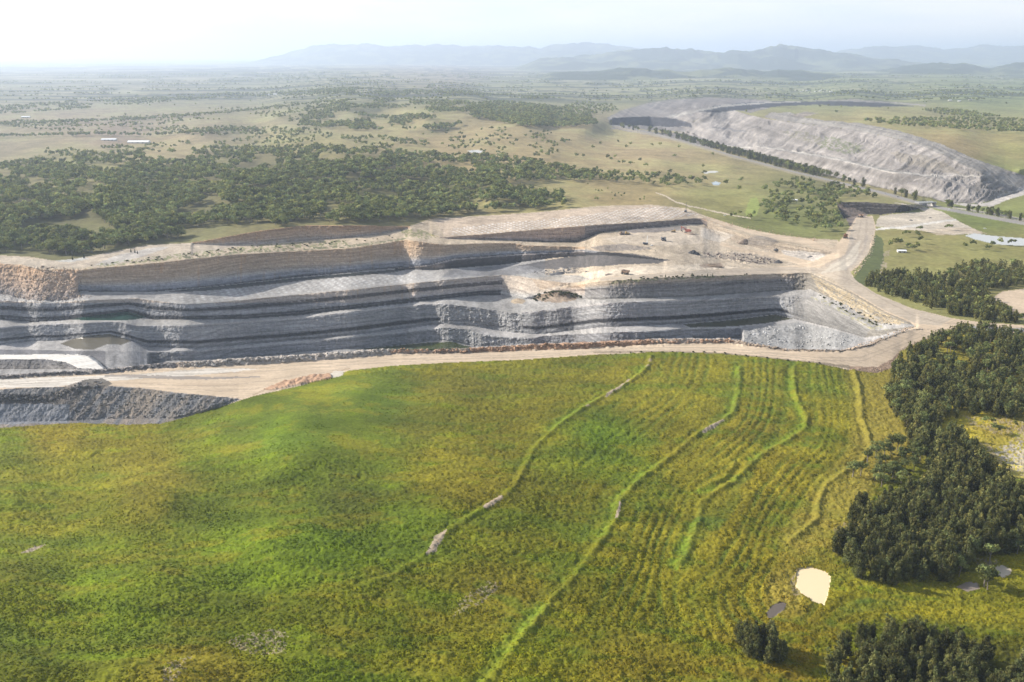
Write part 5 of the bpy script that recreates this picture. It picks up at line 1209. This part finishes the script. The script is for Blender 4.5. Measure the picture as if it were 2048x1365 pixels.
def excavator(u, v, rz, paint_, s_, label, raise_=0.0):
    t = empty('excavator', at(u, v), rz, label, 'excavator', 'excavators in the mine'); t.scale = (s_,) * 3
    for y in (-2.4, 2.4):
        m = MB(); m.prism([(-3.6, .5), (-3.0, 0), (3.0, 0), (3.6, .5), (3.6, 1.0), (3.0, 1.5), (-3.0, 1.5), (-3.6, 1.0)], y - .65, y + .65); tr_ = m.build('track', STEEL, t)
        w = MB()
        for x in (-2.8, -1.4, 0, 1.4, 2.8): w.tube([(x, y - .72, .6), (x, y + .72, .6)], [.45, .45], 10)
        w.build('roller', BLK, tr_)
    m = MB(); m.tube([(0, 0, 1.2), (0, 0, 2.0)], [1.5, 1.5], 14); m.box((0, 0, 1.1), (2.6, 4.0, .8)); m.build('slew_ring', STEEL, t)
    m = MB(); m.box((-1.0, 0, 3.3), (6.6, 5.2, 2.5), taper=.96).box((-1.4, -.3, 4.8), (4.2, 3.6, .6)); m.build('body', paint_, t, .1)
    m = MB(); m.box((-4.7, 0, 3.1), (1.1, 5.0, 2.2)); m.build('counterweight', paint_, t, .12)
    m = MB(); m.box((1.9, 1.7, 5.2), (1.8, 1.7, 2.1), taper=.94); c = m.build('cab', paint_, t, .08)
    m = MB(); m.box((2.85, 1.7, 5.4), (.06, 1.4, 1.3)).box((1.9, 2.57, 5.4), (1.3, .06, 1.1)); m.build('window', GLASS, c)
    m = MB(); m.prism([(2.0, 3.2), (2.6, 2.8), (5.6, 6.6), (9.0, 7.2 + raise_), (9.0, 7.9 + raise_), (5.2, 7.6)], -.55, .55); bo = m.build('boom', paint_, t)
    m = MB(); m.tube([(2.8, .8, 3.0), (5.2, .8, 6.2)], [.2, .13], 8).tube([(2.8, -.8, 3.0), (5.2, -.8, 6.2)], [.2, .13], 8); m.build('cylinder', STEEL, bo)
    m = MB(); m.prism([(8.4, 8.3 + raise_), (9.2, 8.3 + raise_), (9.6, 7.0 + raise_), (9.0, 2.8 + raise_), (8.5, 2.8 + raise_), (8.5, 7.0 + raise_)], -.4, .4); m.build('stick', paint_, t)
    m = MB(); m.prism([(9.3, 3.2 + raise_), (8.2, 3.0 + raise_), (7.2, 1.9 + raise_), (7.0, .7 + raise_), (7.3, .6 + raise_), (7.9, 1.5 + raise_), (9.1, 1.6 + raise_)], -1.2, 1.2); bk = m.build('bucket', STEEL, t)
    m = MB()
    for y in (-.9, -.3, .3, .9): m.box((7.05, y, .5 + raise_), (.25, .18, .5))
    m.build('tooth', STEEL, bk)
    return t
excavator(1375, 466, 2.7, RED, 1.25, 'red mining excavator digging on the heap under the blasted bench', .6)
excavator(1690, 476, -1.9, RUST, 1.25, 'rusty brown excavator parked on the verge of the steep haul road', 0)
def dozer(u, v, rz, label, mat):
    t = empty('bulldozer', at(u, v), rz, label, 'bulldozer', 'bulldozers on the upper floor')
    for y in (-1.6, 1.6):
        m = MB(); m.prism([(-2.6, .5), (-2.0, 0), (2.0, 0), (2.6, .5), (2.4, 1.1), (-1.2, 1.7), (-2.4, 1.2)], y - .4, y + .4); m.build('track', STEEL, t)
    m = MB(); m.box((.6, 0, 1.7), (3.6, 1.7, 1.5), taper=.95).box((-1.6, 0, 1.6), (1.4, 2.0, 1.2)); m.build('body', mat, t, .08)
    m = MB(); m.box((-1.1, 0, 3.1), (1.6, 1.7, 1.6), taper=.9); c = m.build('cab', mat, t, .05)
    m = MB(); m.box((-.26, 0, 3.2), (.06, 1.3, 1.0)); m.build('window', GLASS, c)
    m = MB(); m.prism([(3.2, 0), (3.5, .1), (3.3, 1.0), (3.6, 2.0), (3.3, 2.0), (3.0, 1.0)], -2.4, 2.4).box((2.2, 1.9, .7), (2.4, .25, .3)).box((2.2, -1.9, .7), (2.4, .25, .3)); m.build('blade', STEEL, t)
    m = MB(); m.tube([(1.2, .3, 2.3), (1.2, .3, 3.6)], [.12, .12], 7); m.build('exhaust_pipe', BLK, t)
    return t
dozer(1244, 470, .2, 'brown bulldozer at the western end of the low dark coal bench', BRN).scale = (1.5,) * 3
dozer(1254, 470.5, .1, 'yellow bulldozer pushing just ahead of the brown bulldozer', YEL).scale = (1.5,) * 3
dozer(1348, 465, 3.0, 'dusty bulldozer working below the red excavator', YEL).scale = (1.4,) * 3
def drill(u, v, rz, mastmat, hgt, label):
    t = empty('drill_rig', at(u, v), rz, label, 'drill rig', 'drill rigs in the mine')
    for y in (-1.7, 1.7):
        m = MB(); m.prism([(-3.4, .5), (-2.8, 0), (2.8, 0), (3.4, .5), (2.8, 1.2), (-2.8, 1.2)], y - .45, y + .45); m.build('track', STEEL, t)
    m = MB(); m.box((-.6, 0, 2.2), (8.0, 3.4, 1.9)).box((-3.2, 0, 3.5), (2.4, 2.6, .8)); m.build('body', NAVY, t, .08)
    m = MB(); m.box((3.3, 1.0, 3.4), (1.6, 1.6, 1.9), taper=.92); m.build('cab', WHT, t, .05)
    m = MB()
    for x, y in ((2.0, -.5), (2.9, -.5), (2.9, .5), (2.0, .5)): m.tube([(x, y, 1.4), (x, y, hgt)], [.13, .13], 5)
    for k in range(int(hgt / 1.5)):
        z = 1.6 + k * 1.5
        m.tube([(2.0, -.5, z), (2.9, -.5, z + 1.4)], [.07, .07], 4).tube([(2.9, .5, z), (2.0, .5, z + 1.4)], [.07, .07], 4).tube([(2.0, -.5, z), (2.0, .5, z + 1.4)], [.07, .07], 4)
    m.build('mast', mastmat, t)
    return t
drill(1292, 490, .1, WHT, 14.0, 'blast hole drill rig with a tall white mast at the edge of the coal floor')
drill(1372, 425, 1.2, STEEL, 19.0, 'drill rig with a tall grey mast at the back of the blasted bench')
def car(u, v, rz, mat, label, cat='car', ute=False, group='cars on the highway'):
    p = at(u, v)
    t = empty('pickup_truck' if ute else 'car', p + Vector((0, 0, .05)), rz, label, cat, group)
    m = MB()
    if ute: m.prism([(-2.6, .45), (2.5, .45), (2.55, 1.0), (1.4, 1.2), (-2.6, 1.15)], -.95, .95)
    else: m.prism([(-2.3, .4), (2.2, .4), (2.3, .8), (1.2, 1.0), (-2.2, 1.05), (-2.35, .7)], -.9, .9)
    m.build('body', mat, t, .04)
    m = MB(); m.prism([(-.3, 1.15), (1.3, 1.15), (.6, 1.85), (-.3, 1.9)] if ute else [(-1.9, 1.04), (1.15, 1.0), (.4, 1.55), (-1.4, 1.6)], -.82, .82); c = m.build('cabin', mat, t)
    m = MB(); m.box((.3 if ute else -.4, 0, 1.5 if ute else 1.3), (.9 if ute else 1.8, 1.68, .36)); m.build('window', GLASS, c)
    for x in (-1.5, 1.45):
        for y in (-.8, .8): wheel(t, x, y, .36, .25)
    return t
HA = -0.75
car(1264, 257.5, HA, WHT, 'white car on the highway by the start of the tree belt')
car(1297, 265.5, HA, SIL, 'silver car on the highway following the first white car')
car(1391, 290, HA, WHT, 'front white car of the close pair on the highway')
car(1399, 292, HA, WHT, 'rear white car of the close pair on the highway')
car(1630, 353.5, HA, WHT, 'white car on the highway behind the straggling wood')
car(1772, 388, HA, SIL, 'silver car on the highway nearing the overpass')
car(1797, 395, HA, NAVY, 'dark car on the highway just before the overpass')
car(1898, 419.5, HA, WHT, 'white car on the highway just past the overpass')
car(1303, 492, .3, WHT, 'white pickup truck parked beside the white masted drill rig', 'pickup truck', True, 'pickup trucks')
car(1970, 459, -.4, WHT, 'white pickup truck parked above the large pale dam', 'pickup truck', True, 'pickup trucks')
car(1450, 433, -.3, WHT, 'white pickup truck on the farm track above the pit', 'pickup truck', True, 'pickup trucks')

shrubs(shrubs_at_road, 'low dark shrub on the lip between the grass hill and the haul road', 'shrubs along the road lip', .35, .8, SH, 'shrub', 'shrub', 63)

# ------------------------------------------------------------------ buildings
CORR = flat_mat('white_roof_iron', (.75, .76, .76), .4); CREAM = flat_mat('pale_wall', (.5, .48, .43), .8); REDR = flat_mat('dull_roof_iron', (.32, .28, .26), .6)
def shed(u, v, rz, L, Wd, H, label, name='farm_shed', cat='shed', roof=None, group=None):
    t = empty(name, at(u, v), rz, label, cat, group)
    m = MB(); m.prism([(-L / 2, -1), (L / 2, -1), (L / 2, H), (-L / 2, H)], -Wd / 2, Wd / 2); m.build('wall', CREAM, t)
    r = MB(); h = Wd * .16; e = .5
    n = [(-L / 2 - e, -Wd / 2 - e, H - .1), (L / 2 + e, -Wd / 2 - e, H - .1), (L / 2 + e, 0, H + h), (-L / 2 - e, 0, H + h), (-L / 2 - e, Wd / 2 + e, H - .1), (L / 2 + e, Wd / 2 + e, H - .1)]
    r.add(n, [(0, 1, 2, 3), (3, 2, 5, 4), (0, 3, 4), (1, 5, 2), (0, 4, 5, 1)]); r.build('roof', roof or CORR, t)
    for k in range(2):
        d = MB(); d.box((-L * .25 + k * L * .5, -Wd / 2 - .03, H * .4), (min(4, L * .2), .08, H * .8)); d.build('door', STEEL, t)
    w = MB(); w.box((0, -Wd / 2 - .03, H * .55), (L * .12, .08, H * .3)); w.build('window', GLASS, t)
    return t
shed(219, 281, .12, 52, 22, 4.5, 'smaller of two long white roofed farm sheds in the valley beside the tree row')
shed(278, 287, .02, 76, 30, 5, 'largest long white roofed farm shed in the valley below the ridge')
shed(1803, 505, -.1, 13, 8, 3, 'small white roofed shed under the paddock tree clump')
shed(1588, 402, -.4, 12, 8, 3, 'tiny white shed among the copse trees near the highway')
shed(52, 236, .1, 40, 20, 5, 'pale farm shed far off behind the scattered valley trees')
shed(545, 190, .1, 60, 24, 6, 'long pale shed out on the hazy plain behind the ridge')
for k, (a, b) in enumerate([(1593,183),(1602,184.5),(1612,183),(1620,185),(1631,184),(1640,182.5),(1650,184.5),(1662,183.5),(1608,181.5),(1645,180.5),(1900,202),(1918,203),(1940,201)]):
    near_t = k < 10
    shed(a, b, .3 * (k % 3), 22, 12, 4, 'tiny pale house in the far township beyond the second pit' if near_t else 'tiny pale building on the plain right of the second pit', 'house', 'house', CORR if k % 3 else REDR, 'houses of the far township' if near_t else 'buildings on the far plain')
# overpass
p0, p1 = at(1834, 407), at(1868, 413)
ang = math.atan2(p1.y - p0.y, p1.x - p0.x); mid = (p0 + p1) / 2; LB = (p1 - p0).length
t = empty('road_bridge', (mid.x, mid.y, 0), ang, 'concrete highway overpass with pale parapets spanning the haul road cutting', 'bridge')
zb = max(p0.z, p1.z) + .6
m = MB(); m.box((0, 0, zb - .6), (LB, 13, 1.2)); m.build('deck', CONC, t)
for y in (-6.4, 6.4):
    m = MB(); m.box((0, y, zb + .6), (LB, .3, 1.1)); m.build('parapet', WHT, t)
for x in (-LB * .5 + 2, LB * .5 - 2):
    m = MB(); m.box((x, 0, zb - 6), (3, 12.6, 9.6)); m.build('abutment', CONC, t)
for y in (-4, 0, 4):
    m = MB(); m.tube([(0, y, zb - 12), (0, y, zb - 1.2)], [.6, .6], 10); m.build('pier', CONC, t)
